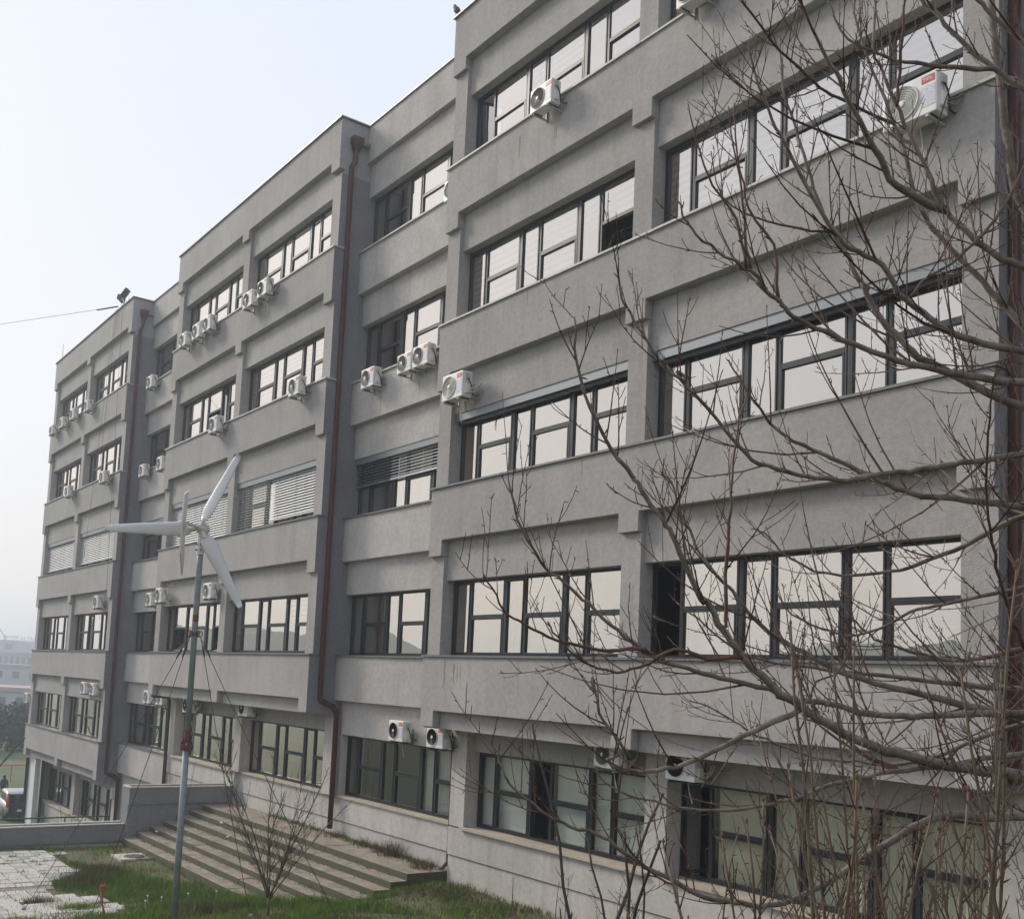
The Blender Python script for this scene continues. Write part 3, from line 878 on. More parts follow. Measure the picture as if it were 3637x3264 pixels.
# measured positions (layout units)
LIMBS=[[(15.674,-5.838,-11.194,0.0360),(15.477,-6.248,-11.118,0.0310),(15.284,-6.648,-11.064,0.0272),(15.154,-6.915,-11.043,0.0249),(15.040,-7.157,-10.996,0.0229),(14.965,-7.318,-10.963,0.0216),(14.877,-7.522,-10.876,0.0199),(14.810,-7.688,-10.780,0.0184),(14.756,-7.831,-10.684,0.0172),(14.719,-7.944,-10.580,0.0161),(14.698,-8.017,-10.498,0.0153),(14.677,-8.113,-10.372,0.0141),(14.667,-8.137,-10.357,0.0139),(14.653,-8.232,-10.209,0.0127),(14.643,-8.302,-10.095,0.0117),(14.630,-8.351,-10.040,0.0112),(14.609,-8.433,-9.947,0.0103),(14.593,-8.494,-9.876,0.0097),(14.592,-8.501,-9.865,0.0096),(14.564,-8.605,-9.752,0.0085),(14.546,-8.710,-9.602,0.0072),(14.548,-8.789,-9.434,0.0059),(14.573,-8.841,-9.248,0.0045)],
[(15.643,-5.745,-10.951,0.0300),(15.374,-6.006,-10.862,0.0249),(15.097,-6.277,-10.796,0.0211),(14.962,-6.410,-10.771,0.0195),(14.783,-6.589,-10.721,0.0174),(14.602,-6.772,-10.671,0.0154),(14.467,-6.910,-10.607,0.0139),(14.356,-7.026,-10.521,0.0127),(14.269,-7.118,-10.462,0.0117),(14.167,-7.224,-10.337,0.0104),(14.108,-7.284,-10.226,0.0096),(14.074,-7.320,-10.181,0.0091),(13.993,-7.405,-10.047,0.0080),(13.948,-7.446,-9.909,0.0072),(13.898,-7.497,-9.801,0.0064),(13.881,-7.505,-9.676,0.0057),(13.829,-7.560,-9.587,0.0050)],
[(15.655,-5.767,-10.709,0.0260),(15.354,-5.955,-10.680,0.0209),(15.040,-6.162,-10.661,0.0171),(14.816,-6.315,-10.655,0.0148),(14.572,-6.488,-10.632,0.0124),(14.299,-6.688,-10.604,0.0099),(14.071,-6.861,-10.577,0.0080),(13.951,-6.955,-10.544,0.0070),(13.835,-7.045,-10.455,0.0059),(13.732,-7.123,-10.348,0.0049),(13.636,-7.198,-10.260,0.0040)],
[(15.653,-5.764,-10.746,0.0240),(15.340,-6.333,-10.776,0.0195),(15.035,-6.890,-10.805,0.0161),(14.938,-7.067,-10.822,0.0151),(14.867,-7.199,-10.821,0.0144),(14.794,-7.342,-10.787,0.0136),(14.733,-7.458,-10.772,0.0130),(14.672,-7.572,-10.774,0.0124),(14.639,-7.646,-10.729,0.0119),(14.556,-7.808,-10.692,0.0111),(14.493,-7.931,-10.670,0.0104),(14.404,-8.109,-10.623,0.0095),(14.363,-8.201,-10.566,0.0090),(14.322,-8.294,-10.503,0.0084),(14.283,-8.389,-10.427,0.0079),(14.258,-8.453,-10.369,0.0074),(14.220,-8.546,-10.295,0.0069),(14.188,-8.619,-10.244,0.0065),(14.168,-8.688,-10.150,0.0059),(14.153,-8.743,-10.068,0.0055),(14.148,-8.773,-10.015,0.0052),(14.152,-8.823,-9.867,0.0045)],
[(15.660,-5.778,-10.599,0.0200),(15.349,-5.944,-10.725,0.0162),(15.026,-6.135,-10.833,0.0134),(14.791,-6.269,-10.961,0.0115),(14.646,-6.355,-11.038,0.0105),(14.479,-6.465,-11.091,0.0094),(14.357,-6.554,-11.083,0.0085),(14.224,-6.650,-11.085,0.0077),(14.098,-6.745,-11.047,0.0069),(13.986,-6.831,-10.998,0.0062),(13.894,-6.902,-10.946,0.0056),(13.824,-6.955,-10.891,0.0051),(13.738,-7.022,-10.837,0.0045),(13.644,-7.097,-10.803,0.0040)],
[(15.673,-5.836,-11.217,0.0280),(15.479,-6.257,-11.229,0.0239),(15.293,-6.666,-11.241,0.0208),(15.225,-6.816,-11.254,0.0197),(15.133,-7.024,-11.252,0.0183),(15.059,-7.183,-11.312,0.0172),(15.005,-7.302,-11.393,0.0162),(14.951,-7.419,-11.466,0.0153),(14.898,-7.535,-11.545,0.0144),(14.846,-7.650,-11.609,0.0135),(14.798,-7.757,-11.648,0.0127),(14.755,-7.856,-11.657,0.0121),(14.720,-7.943,-11.642,0.0116),(14.668,-8.069,-11.624,0.0108),(14.618,-8.211,-11.554,0.0098),(14.575,-8.333,-11.497,0.0090),(14.545,-8.427,-11.440,0.0083),(14.522,-8.502,-11.389,0.0078),(14.504,-8.556,-11.361,0.0074),(14.464,-8.660,-11.334,0.0068),(14.432,-8.754,-11.291,0.0062),(14.407,-8.839,-11.236,0.0056),(14.388,-8.906,-11.186,0.0051),(14.383,-8.964,-11.103,0.0045),(14.391,-8.995,-11.027,0.0040)],
[(15.694,-5.878,-10.766,0.0200),(15.395,-6.437,-10.914,0.0156),(15.108,-6.982,-11.031,0.0123),(14.988,-7.213,-11.073,0.0110),(14.908,-7.364,-11.112,0.0101),(14.830,-7.514,-11.158,0.0093),(14.767,-7.632,-11.210,0.0086),(14.694,-7.772,-11.247,0.0079),(14.600,-7.957,-11.270,0.0069),(14.527,-8.105,-11.267,0.0061),(14.537,-8.094,-11.273,0.0061),(14.483,-8.210,-11.241,0.0055),(14.437,-8.308,-11.221,0.0050),(14.392,-8.416,-11.164,0.0044),(14.384,-8.460,-11.094,0.0040)],
[(15.701,-5.857,-9.741,0.0320),(15.445,-6.140,-9.487,0.0258),(15.181,-6.433,-9.287,0.0215),(15.080,-6.546,-9.224,0.0201),(14.964,-6.678,-9.122,0.0184),(14.846,-6.810,-9.029,0.0167),(14.799,-6.865,-8.953,0.0159),(14.727,-6.947,-8.839,0.0147),(14.690,-6.988,-8.742,0.0139),(14.665,-7.015,-8.645,0.0132),(14.658,-7.020,-8.654,0.0131),(14.617,-7.065,-8.518,0.0121),(14.560,-7.130,-8.381,0.0109),(14.500,-7.195,-8.150,0.0093),(14.462,-7.233,-7.962,0.0081),(14.431,-7.266,-7.821,0.0071),(14.386,-7.313,-7.602,0.0057),(14.365,-7.323,-7.311,0.0040)],
[(15.763,-6.012,-9.329,0.0280),(15.570,-6.429,-9.299,0.0229),(15.383,-6.833,-9.286,0.0192),(15.313,-6.983,-9.289,0.0179),(15.255,-7.111,-9.277,0.0168),(15.197,-7.237,-9.274,0.0157),(15.123,-7.406,-9.251,0.0143),(15.051,-7.576,-9.213,0.0129),(14.999,-7.704,-9.170,0.0118),(14.948,-7.831,-9.129,0.0108),(14.915,-7.916,-9.091,0.0100),(14.901,-7.962,-9.056,0.0096),(14.867,-8.069,-8.983,0.0086),(14.894,-8.040,-9.014,0.0082),(14.872,-8.116,-8.952,0.0074),(14.832,-8.225,-8.900,0.0065),(14.793,-8.333,-8.850,0.0056),(14.772,-8.407,-8.789,0.0048),(14.767,-8.468,-8.700,0.0040)],
[(15.765,-6.015,-9.299,0.0260),(15.568,-6.423,-9.202,0.0213),(15.375,-6.819,-9.138,0.0178),(15.303,-6.965,-9.127,0.0167),(15.235,-7.108,-9.091,0.0155),(15.197,-7.194,-9.058,0.0148),(15.161,-7.283,-9.001,0.0140),(15.114,-7.398,-8.931,0.0130),(15.090,-7.490,-8.817,0.0120),(15.038,-7.605,-8.777,0.0111),(15.007,-7.687,-8.719,0.0104),(14.979,-7.774,-8.632,0.0095),(14.934,-7.973,-8.364,0.0072),(14.917,-8.047,-8.265,0.0063),(14.905,-8.128,-8.133,0.0053),(14.905,-8.207,-7.968,0.0040)],
[(15.696,-5.846,-9.858,0.0320),(15.426,-6.102,-9.806,0.0256),(15.148,-6.368,-9.766,0.0208),(15.041,-6.472,-9.749,0.0191),(14.918,-6.592,-9.733,0.0173),(14.812,-6.695,-9.716,0.0158),(14.718,-6.790,-9.680,0.0145),(14.637,-6.873,-9.625,0.0132),(14.542,-6.970,-9.559,0.0119),(14.478,-7.036,-9.512,0.0110),(14.401,-7.116,-9.465,0.0099),(14.349,-7.169,-9.426,0.0092),(14.284,-7.237,-9.349,0.0082),(14.230,-7.292,-9.240,0.0071),(14.195,-7.326,-9.160,0.0064),(14.167,-7.353,-9.100,0.0058),(14.132,-7.388,-9.010,0.0050)],
[(15.720,-5.895,-9.340,0.0200),(15.453,-6.371,-9.492,0.0166),(15.193,-6.839,-9.615,0.0140),(15.127,-6.959,-9.643,0.0134),(15.061,-7.078,-9.678,0.0128),(14.996,-7.197,-9.701,0.0123),(14.932,-7.316,-9.724,0.0117),(14.876,-7.417,-9.753,0.0112),(14.805,-7.552,-9.756,0.0106),(14.744,-7.673,-9.736,0.0100),(14.684,-7.794,-9.708,0.0095),(14.640,-7.896,-9.645,0.0090),(14.610,-7.990,-9.536,0.0084),(14.566,-8.103,-9.438,0.0078),(14.536,-8.196,-9.331,0.0072),(14.564,-8.162,-9.373,0.0069),(14.521,-8.257,-9.327,0.0065),(14.502,-8.318,-9.251,0.0061),(14.469,-8.435,-9.100,0.0053),(14.463,-8.486,-8.999,0.0049),(14.467,-8.517,-8.909,0.0045)],
[(15.707,-5.869,-9.611,0.0240),(15.406,-6.060,-9.712,0.0188),(15.095,-6.273,-9.794,0.0149),(14.974,-6.346,-9.868,0.0135),(14.829,-6.435,-9.962,0.0119),(14.684,-6.531,-10.040,0.0104),(14.576,-6.608,-10.080,0.0094),(14.432,-6.719,-10.100,0.0080),(14.323,-6.806,-10.095,0.0070),(14.214,-6.897,-10.037,0.0060),(14.140,-6.958,-9.968,0.0052),(14.084,-6.999,-9.877,0.0045),(14.025,-7.050,-9.857,0.0040)],
[(15.726,-5.905,-9.227,0.0300),(15.471,-6.189,-8.875,0.0229),(15.208,-6.484,-8.596,0.0180),(15.113,-6.591,-8.525,0.0166),(15.033,-6.683,-8.410,0.0151),(14.957,-6.770,-8.294,0.0138),(14.912,-6.818,-8.140,0.0124),(14.867,-6.868,-7.984,0.0111),(14.809,-6.930,-7.772,0.0095),(14.751,-6.993,-7.557,0.0078),(14.716,-7.031,-7.425,0.0068),(14.718,-7.009,-7.155,0.0050)],
[(15.690,-5.836,-9.974,0.0300),(15.353,-6.039,-9.270,0.0220),(15.004,-6.301,-8.686,0.0169),(14.907,-6.374,-8.511,0.0156),(14.811,-6.453,-8.362,0.0144),(14.712,-6.531,-8.181,0.0131),(14.660,-6.561,-8.008,0.0122),(14.616,-6.574,-7.802,0.0111),(14.553,-6.607,-7.571,0.0099),(14.499,-6.639,-7.380,0.0089),(14.395,-6.700,-7.000,0.0070),(14.367,-6.695,-6.778,0.0060)],
[(15.763,-5.977,-8.452,0.0260),(15.478,-6.190,-8.004,0.0197),(15.183,-6.432,-7.637,0.0154),(15.106,-6.497,-7.552,0.0145),(15.014,-6.575,-7.427,0.0133),(14.920,-6.653,-7.280,0.0120),(14.856,-6.705,-7.165,0.0111),(14.812,-6.743,-7.090,0.0106),(14.778,-6.768,-7.006,0.0100)],
[(15.802,-6.087,-8.519,0.0220),(15.561,-6.382,-7.987,0.0161),(15.312,-6.689,-7.566,0.0123),(15.222,-6.800,-7.425,0.0111),(15.187,-6.844,-7.354,0.0106),(15.146,-6.895,-7.283,0.0100)],
[(15.628,-5.648,-9.496,0.0300),(15.395,-5.945,-8.866,0.0257),(15.154,-6.253,-8.371,0.0230),(15.117,-6.302,-8.235,0.0224),(15.076,-6.355,-8.006,0.0215),(15.048,-6.387,-7.633,0.0202),(15.020,-6.420,-7.302,0.0190),(15.009,-6.433,-7.063,0.0182),(15.006,-6.436,-6.986,0.0180)],
[(15.673,-5.802,-10.338,0.0220),(15.393,-6.040,-10.408,0.0165),(15.105,-6.292,-10.467,0.0125),(14.963,-6.414,-10.520,0.0107),(14.810,-6.555,-10.529,0.0089),(14.687,-6.674,-10.482,0.0074),(14.594,-6.765,-10.441,0.0063),(14.531,-6.826,-10.361,0.0053),(14.485,-6.868,-10.280,0.0046),(14.463,-6.884,-10.206,0.0040)],
[(15.692,-5.839,-9.939,0.0180),(15.302,-6.227,-10.113,0.0128),(14.903,-6.637,-10.256,0.0090),(14.786,-6.757,-10.307,0.0080),(14.682,-6.854,-10.393,0.0071),(14.569,-6.970,-10.436,0.0062),(14.488,-7.063,-10.405,0.0055),(14.396,-7.171,-10.338,0.0047),(14.348,-7.227,-10.231,0.0040)],
[(14.957,-6.770,-8.294,0.0220),(14.883,-7.068,-8.244,0.0172),(14.881,-7.195,-8.145,0.0151),(14.879,-7.375,-8.007,0.0122),(14.886,-7.536,-7.874,0.0097),(14.890,-7.635,-7.796,0.0082),(14.892,-7.767,-7.701,0.0062),(14.904,-7.859,-7.621,0.0048),(14.910,-7.906,-7.579,0.0040)],
[(14.800,-6.940,-7.736,0.0090),(14.804,-6.952,-7.704,0.0087),(14.844,-6.989,-7.536,0.0076),(14.873,-7.014,-7.423,0.0070),(14.907,-7.050,-7.274,0.0062),(14.918,-7.060,-7.230,0.0060)],
[(15.130,-7.360,-8.954,0.0060),(15.176,-7.253,-8.827,0.0065),(15.219,-7.159,-8.758,0.0067),(15.308,-6.958,-8.526,0.0073),(15.363,-6.820,-8.271,0.0078),(15.378,-6.772,-8.135,0.0080)],
[(15.105,-6.292,-10.467,0.0110),(15.116,-6.405,-10.357,0.0100),(15.115,-6.438,-10.332,0.0098),(15.147,-6.602,-10.149,0.0086),(15.183,-6.737,-9.988,0.0077),(15.224,-6.862,-9.833,0.0068),(15.306,-7.016,-9.610,0.0056),(15.383,-7.129,-9.434,0.0046),(15.443,-7.197,-9.320,0.0040)],
[(14.725,-7.925,-10.597,0.0110),(14.642,-8.064,-10.612,0.0094),(14.600,-8.141,-10.584,0.0086),(14.555,-8.215,-10.591,0.0080),(14.490,-8.315,-10.663,0.0071),(14.433,-8.408,-10.690,0.0063),(14.379,-8.506,-10.663,0.0056),(14.341,-8.578,-10.625,0.0051),(14.315,-8.638,-10.556,0.0045),(14.298,-8.686,-10.487,0.0040)],
[(14.409,-8.096,-10.623,0.0110),(14.396,-8.155,-10.595,0.0102),(14.382,-8.211,-10.580,0.0097),(14.331,-8.383,-10.592,0.0084),(14.287,-8.549,-10.575,0.0073),(14.263,-8.649,-10.550,0.0066),(14.241,-8.759,-10.503,0.0058),(14.224,-8.854,-10.462,0.0052),(14.225,-8.918,-10.396,0.0047),(14.231,-8.990,-10.311,0.0040)],
[(14.820,-7.651,-10.810,0.0150),(14.727,-7.824,-10.906,0.0128),(14.631,-8.002,-11.016,0.0111),(14.556,-8.143,-11.089,0.0099),(14.535,-8.185,-11.096,0.0096),(14.478,-8.295,-11.115,0.0088),(14.438,-8.380,-11.101,0.0082),(14.421,-8.423,-11.067,0.0079),(14.469,-8.382,-11.015,0.0074),(14.443,-8.476,-10.900,0.0065),(14.440,-8.525,-10.802,0.0058),(14.445,-8.554,-10.715,0.0053),(14.465,-8.536,-10.822,0.0046),(14.468,-8.576,-10.718,0.0040)],
[(14.695,-8.033,-10.477,0.0100),(14.704,-8.022,-10.441,0.0096),(14.708,-8.028,-10.247,0.0082),(14.717,-8.029,-10.018,0.0069),(14.726,-8.028,-9.813,0.0058),(14.739,-8.021,-9.607,0.0048),(14.766,-7.992,-9.440,0.0040)],
[(14.872,-8.116,-8.952,0.0080),(14.866,-8.148,-8.783,0.0064),(14.864,-8.175,-8.598,0.0051),(14.850,-8.220,-8.414,0.0040),(14.844,-8.252,-8.244,0.0030)],
[(14.901,-7.962,-9.056,0.0090),(14.888,-7.993,-8.799,0.0068),(14.828,-8.084,-8.650,0.0057),(14.808,-8.122,-8.482,0.0047),(14.796,-8.147,-8.328,0.0038),(14.794,-8.157,-8.172,0.0030)],
[(14.866,-8.135,-8.943,0.0080),(14.849,-8.185,-8.734,0.0062),(14.795,-8.281,-8.590,0.0051),(14.766,-8.341,-8.445,0.0041),(14.746,-8.396,-8.238,0.0030)],
[(14.564,-6.602,-7.610,0.0100),(14.590,-7.045,-7.670,0.0084),(14.611,-7.276,-7.701,0.0077),(14.648,-7.464,-7.699,0.0071),(14.703,-7.744,-7.714,0.0063),(14.778,-8.009,-7.717,0.0055),(14.835,-8.171,-7.719,0.0050)],
[(14.560,-7.130,-8.381,0.0080),(14.455,-7.268,-8.367,0.0066),(14.324,-7.444,-8.311,0.0052),(14.231,-7.576,-8.217,0.0042),(14.198,-7.639,-7.974,0.0030)],
[(15.075,-6.523,-7.510,0.0140),(15.049,-6.557,-7.511,0.0132),(14.945,-6.694,-7.506,0.0111),(14.841,-6.833,-7.491,0.0094),(14.738,-6.974,-7.459,0.0078),(14.636,-7.119,-7.374,0.0061),(14.588,-7.198,-7.222,0.0048),(14.579,-7.218,-7.123,0.0040)],
[(15.007,-7.175,-11.066,0.0100),(14.971,-7.187,-11.051,0.0094),(14.820,-7.238,-10.982,0.0080),(14.621,-7.291,-10.802,0.0062),(14.597,-7.233,-10.680,0.0055),(14.623,-7.087,-10.612,0.0048),(14.590,-7.015,-10.448,0.0040)]]
TRUNK=[(15.589,-5.537,-12.708),(15.611,-5.657,-11.771),(15.649,-5.756,-10.833),(15.685,-5.878,-9.761),(15.706,-6.022,-8.691),(15.712,-6.188,-7.622),(15.702,-6.377,-6.555)]
AC=[('A1',3.169,-0.319,0.000),('A1b',6.784,-0.186,0.000),('A2',10.385,-3.726,0.000),('A3',0.566,-5.214,0.090),('R1a',-0.761,-0.339,0.750),('R2a',-4.030,-3.866,0.750),('R2b',-2.367,-3.859,0.750),('R2c',-1.707,-3.865,0.750),('Rg1',-2.147,-12.140,0.920),('Rg2',-0.438,-12.151,0.800),('Ag3',4.651,-12.077,0.800),('Ag4',6.272,-12.107,0.800),('Bg1',-14.607,-12.173,0.800),('Bg2',-10.183,-12.040,0.800),('Q5a',-18.800,-12.063,0.920),('Q5b',-17.526,-12.063,0.920),('Q4',-19.375,-8.624,0.920),('B4a',-15.920,-8.693,0.090),('B4b',-11.936,-8.707,0.180),('B2a',-11.949,-3.741,0.000),('B2b',-6.503,-3.714,0.000),('Q1',-20.710,-0.402,0.750),('Q2a',-20.808,-3.754,0.750),('Q2b',-18.840,-3.790,0.750),('B1a',-15.179,-0.321,0.000),('B1b',-14.013,-0.350,0.000),('B1c',-13.082,-0.334,0.000),('B1d',-9.967,-0.441,0.000),('B1e',-8.980,-0.388,0.000),('C1a',-32.208,-0.373,0.000),('C1b',-30.470,-0.347,0.000),('C1c',-28.683,-0.287,0.000),('C1d',-26.419,-0.352,0.000),('C2a',-23.289,-3.778,0.000),('C2b',-28.451,-3.719,0.000),('C4',-23.354,-8.643,0.180),('C5a',-24.173,-11.950,0.180),('C5b',-22.935,-11.967,0.180),('C5c',-34.125,-12.742,0.300),]
LILAC=[(15.540,-8.263,-11.741),(15.503,-7.862,-11.798),(15.451,-7.486,-11.835),(15.821,-7.855,-11.716),(15.287,-8.180,-11.797),(15.638,-7.211,-11.841)]
DARKSHRUB=(11.309,-5.563,-12.786)
DARKSHRUB2=(11.909,-5.597,-12.648)
SAPL=(10.239,-5.318,-12.974)
SHRUB4=(13.620,-6.732,-12.156)
SMALLTREE=(1.290,-3.681,-14.960)
TWIGA=(9.137,-5.114,-13.206)


AC_LABEL = {
 'A1': ('radial', 'white air conditioner under the top windows near the perched bird'),
 'A1b': ('rings', 'white air conditioner cut off by the top edge of the picture'),
 'A2': ('rings', 'large white air conditioner with red badge half hidden behind bare branches'),
 'A3': ('rings', 'white air conditioner hung over the left pier above a grey blind box'),
 'R1a': ('radial', 'sliver of a white air conditioner showing beside the topmost recessed windows'),
 'R2a': ('radial', 'single white air conditioner left of the touching pair on the pale recessed band'),
 'R2b': ('radial', 'left unit of the touching pair of air conditioners on the pale recessed band'),
 'R2c': ('radial', 'right unit of the touching pair of air conditioners on the pale recessed band'),
 'Rg1': ('dark', 'black fan air conditioner above the curtained ground floor windows over the landing'),
 'Rg2': ('dark', 'black fan air conditioner squeezed against the ground floor column beside the thin brown pipe'),
 'Ag3': ('rings', 'ground floor air conditioner above the frosted window with an open dark casement'),
 'Ag4': ('dark', 'ground floor air conditioner with red badge behind branches, next to vertical blinds'),
 'Bg1': ('dark', 'dark air conditioner under the overhang right behind the turbine pole'),
 'Bg2': ('dark', 'air conditioner under the overhang above the bare sapling'),
 'Q5a': ('radial', 'low white air conditioner nearest the far downpipe, beside the guy wires'),
 'Q5b': ('radial', 'low white air conditioner beside the dark drainpipe corner, behind the guy wires'),
 'Q4': ('radial', 'white air conditioner in the far recess, left twin of a close pair at blade height'),
 'B4a': ('radial', 'white air conditioner on the pier, right twin of a close pair left of the pole'),
 'B4b': ('radial', 'white air conditioner between the turbine pole and the lower turbine blade'),
 'B2a': ('radial', 'white air conditioner below a tilted open window in the middle block'),
 'B2b': ('radial', 'white air conditioner alone under the second-row windows near the brown downpipe'),
 'Q1': ('radial', 'white air conditioner highest in the far recess between the blocks'),
 'Q2a': ('radial', 'white air conditioner in the far recess, left one below the second windows'),
 'Q2b': ('radial', 'white air conditioner in the far recess partly hidden by the middle block edge'),
 'B1a': ('radial', 'leftmost of three grouped air conditioners under the top left middle-block windows'),
 'B1b': ('radial', 'middle of three grouped air conditioners under the top left middle-block windows'),
 'B1c': ('radial', 'rightmost of three grouped air conditioners under the top left middle-block windows'),
 'B1d': ('radial', 'lower left of two air conditioners at the centre of the middle block top row'),
 'B1e': ('rings', 'upper right of two air conditioners at the centre of the middle block top row'),
 'C1a': ('radial', 'far air conditioner at the very left edge of the farthest block, upper row'),
 'C1b': ('radial', 'second air conditioner from the left on the farthest block, upper row'),
 'C1c': ('radial', 'third air conditioner from the left on the farthest block, upper row'),
 'C1d': ('radial', 'fourth air conditioner from the left on the farthest block, by the mid pier'),
 'C2a': ('radial', 'far air conditioner below the second-row right windows of the farthest block'),
 'C2b': ('radial', 'far air conditioner below the second-row left windows of the farthest block'),
 'C4': ('radial', 'far air conditioner above fourth-row windows beside the far brown downpipe'),
 'C5a': ('radial', 'left of two far air conditioners above the fifth-row windows by the downpipe'),
 'C5b': ('radial', 'right of two far air conditioners above the fifth-row windows by the downpipe'),
 'C5c': ('radial', 'tiny air conditioner sticking out from the left flank of the farthest block'),
}
used = set()
for nm, x, z, w in AC:
    st, lab = AC_LABEL[nm]
    if st not in used:
        o = AC_PROTO[st]; used.add(st)
    else:
        o = copy_tree(AC_PROTO[st])
    if nm == 'C5c': x = -33.98
    o.location = Vector((x, w - 0.34, z)) * SC
    tag(o, lab, 'air conditioner', 'air conditioners hung on the facade')
    if nm == 'C5c':
        MB().box(0.02, 0.64, 0.20, 0.24, -0.03, -0.004).build('bracket', M_STEELP, o)
    rv = random.Random(nm)
    o.scale = (rv.uniform(.95, 1.06), 1, rv.uniform(.95, 1.06))
    if rv.random() < .45:
        MB().tube([(AW + .03, .13, .12), (AW + .07, .2, .10), (AW + .10, .27, .17), (AW + .09, .335, .28)], .016, 6).tube([(AW + .03, .14, .16), (AW + .09, .2, .16), (AW + .12, .28, .22), (AW + .09, .335, .30)], .013, 6).build('insulated_pipe', M_WHITE_D, o)
    if rv.random() < .4:
        MB().tube([(.33, .16, .0), (.34, .17, -.12), (.35 + rv.uniform(-.03, .06), .2, -.30 - rv.uniform(0, .12))], .007, 5).build('drain_hose', M_STEELP, o)
    if nm in ('A2', 'A3'):
        o.scale = (1.18, 1.1, 1.15)

# ------------------------------------------------------------------ downpipes
def downpipe(xw, label, z_elbow, z_end, y_back, hopper=True):
    t = thing('downpipe', label, 'downpipe', (0, 0, 0))
    x, y, r = xw + 0.066, 0.32, 0.052
    bevel(MB().box(x - r, x + r, y - r, y + r, z_elbow, 2.15).build('pipe', M_PIPE, t), 0.012)
    m = MB()
    P = [(x, y - .01, 2.12), (x + .0, y + .08, 2.28), (x, y + .10, 2.62)]
    m.tube(P, 0.062, 8)
    m.build('swan_neck', M_PIPE, t)
    h = MB()
    yy = y + 0.10
    lo, hi = (0.075, 2.58), (0.15, 2.80)
    def ring(s_, z_): return [(x - s_ * .8 + .0, yy - s_, z_), (x + s_ * .8, yy - s_, z_), (x + s_ * .8, yy + s_, z_), (x - s_ * .8, yy + s_, z_)]
    a, b, c = ring(*lo), ring(*hi), ring(.15, 2.93)
    for q in range(4):
        h.face([a[q], a[(q + 1) % 4], b[(q + 1) % 4], b[q]])
        h.face([b[q], b[(q + 1) % 4], c[(q + 1) % 4], c[q]])
    h.face(a[::-1]); h.face(c)
    h.build('hopper', M_PIPE, t)
    MB().tube([(x, yy + .14, 2.84), (x, 0.80, 2.84)], 0.065, 12).build('outlet', M_GALV, t)
    if z_end is not None:
        m = MB()
        m.tube([(x, y, z_elbow + .05), (x, y + .03, z_elbow - .03), (x, y_back - .1, z_elbow - .16), (x, y_back, z_elbow - .30), (x, y_back, z_end)], 0.066, 10)
        m.build('lower_pipe', M_PIPE, t, True)
    for z in (0.4, -2.0, -4.4, -6.8, -9.2):
        MB().box(x - r - .006, x + r + .008, y - r - .008, y + r + .008, z - .015, z + .015).box(xw - .002, x - r, y - .02, y + .02, z - .012, z + .012).build('clamp', M_PIPE, t)
    return t
downpipe(XB[1], 'red-brown downpipe with hopper head on the flank of the middle block', -11.35, -14.45, 0.80)
downpipe(XC[1], 'red-brown downpipe on the flank of the farthest block', -14.75, -17.6, 0.80)
downpipe(XA[1], 'red-brown downpipe behind branches at the right edge of the picture', -11.6, None, 0.8)
t = thing('drainpipe', 'thin brown drainpipe running down beside the near ground floor column', 'downpipe')
MB().tube([(0.0, 0.83, -11.8), (-0.01, 0.86, -13.5), (-0.03, 0.86, -14.5)], 0.035, 8).build('pipe', M_PIPE, t)
MB().tube([(-0.03, 0.86, -14.42), (-0.05, 0.74, -14.55)], 0.037, 8).build('shoe', M_PIPE, t)
t = thing('drainpipe', 'black drainpipe bending down below the left end of the middle block', 'downpipe')
MB().tube([(-16.55, 0.1, -11.72), (-16.5, 0.66, -11.74), (-16.5, 0.70, -11.85), (-16.5, 0.70, -14.9)], 0.06, 8).build('pipe', M_CABLE, t)
for i, (x, y, lab) in enumerate(((-33.25, 0.2, 'black drainpipe at the outer end of the white wall panel'), (-32.0, 0.6, 'black drainpipe between white panel and the lowest windows'))):
    t = thing('drainpipe', lab, 'downpipe')
    MB().tube([(x, y, -15.2), (x, y, -18.4)], 0.075, 8).build('pipe', M_CABLE, t)

# ------------------------------------------------------------------ roof things
t = thing('floodlight', 'pair of dark floodlights clamped to the roof edge of the farthest block', 'floodlight', (-23.4, 0.1, TOP))
MB().tube([(0, 0, 0), (0, 0, 0.25), (-0.15, 0, 0.42)], 0.03, 6).build('bracket', M_STEELP, t)
for dx, dz, a, b in ((-0.42, 0.52, 0.7, 0.5), (0.10, 0.60, -0.8, 0.5)):
    m = MB()
    m.box(-0.20, 0.20, -0.08, 0.08, -0.11, 0.11)
    o = m.build('lamp_head', M_CABLE, t)
    o.location = Vector((dx, 0, dz)) * SC
    o.rotation_euler = (0.3, a, b)
    bevel(o, 0.03)
MB().tube([(-0.15, 0, 0.42), (-0.40, 0, 0.5)], 0.025, 6).tube([(-0.15, 0, 0.42), (0.1, 0, 0.6)], 0.025, 6).build('yoke', M_STEELP, t)
MB().tube([(-.4, 0, .62), (-.1, .05, .8), (.2, 0, .72), (.5, .05, .35), (.55, 0, .05)], 0.007, 5).tube([(-.45, 0, .45), (-.3, 0, .15), (-.05, 0, .0)], 0.008, 5).build('cable', M_CABLE, t)
t = thing('overhead_wire', 'thin wire strung from the far roof edge out of the picture', 'wire')
MB().tube([(-23.7, 0.0, 3.55), (-29.0, -3.6, 3.3), (-36.0, -8.4, 3.25), (-44, -13.8, 3.5)], 0.010, 4).build('wire', M_STEELP, t)
MB().tube([(-23.75, -0.03, 3.55), (-24.6, -0.6, 3.5)], 0.03, 6).build('tensioner', M_CABLE, t)
rc = random.Random(8)
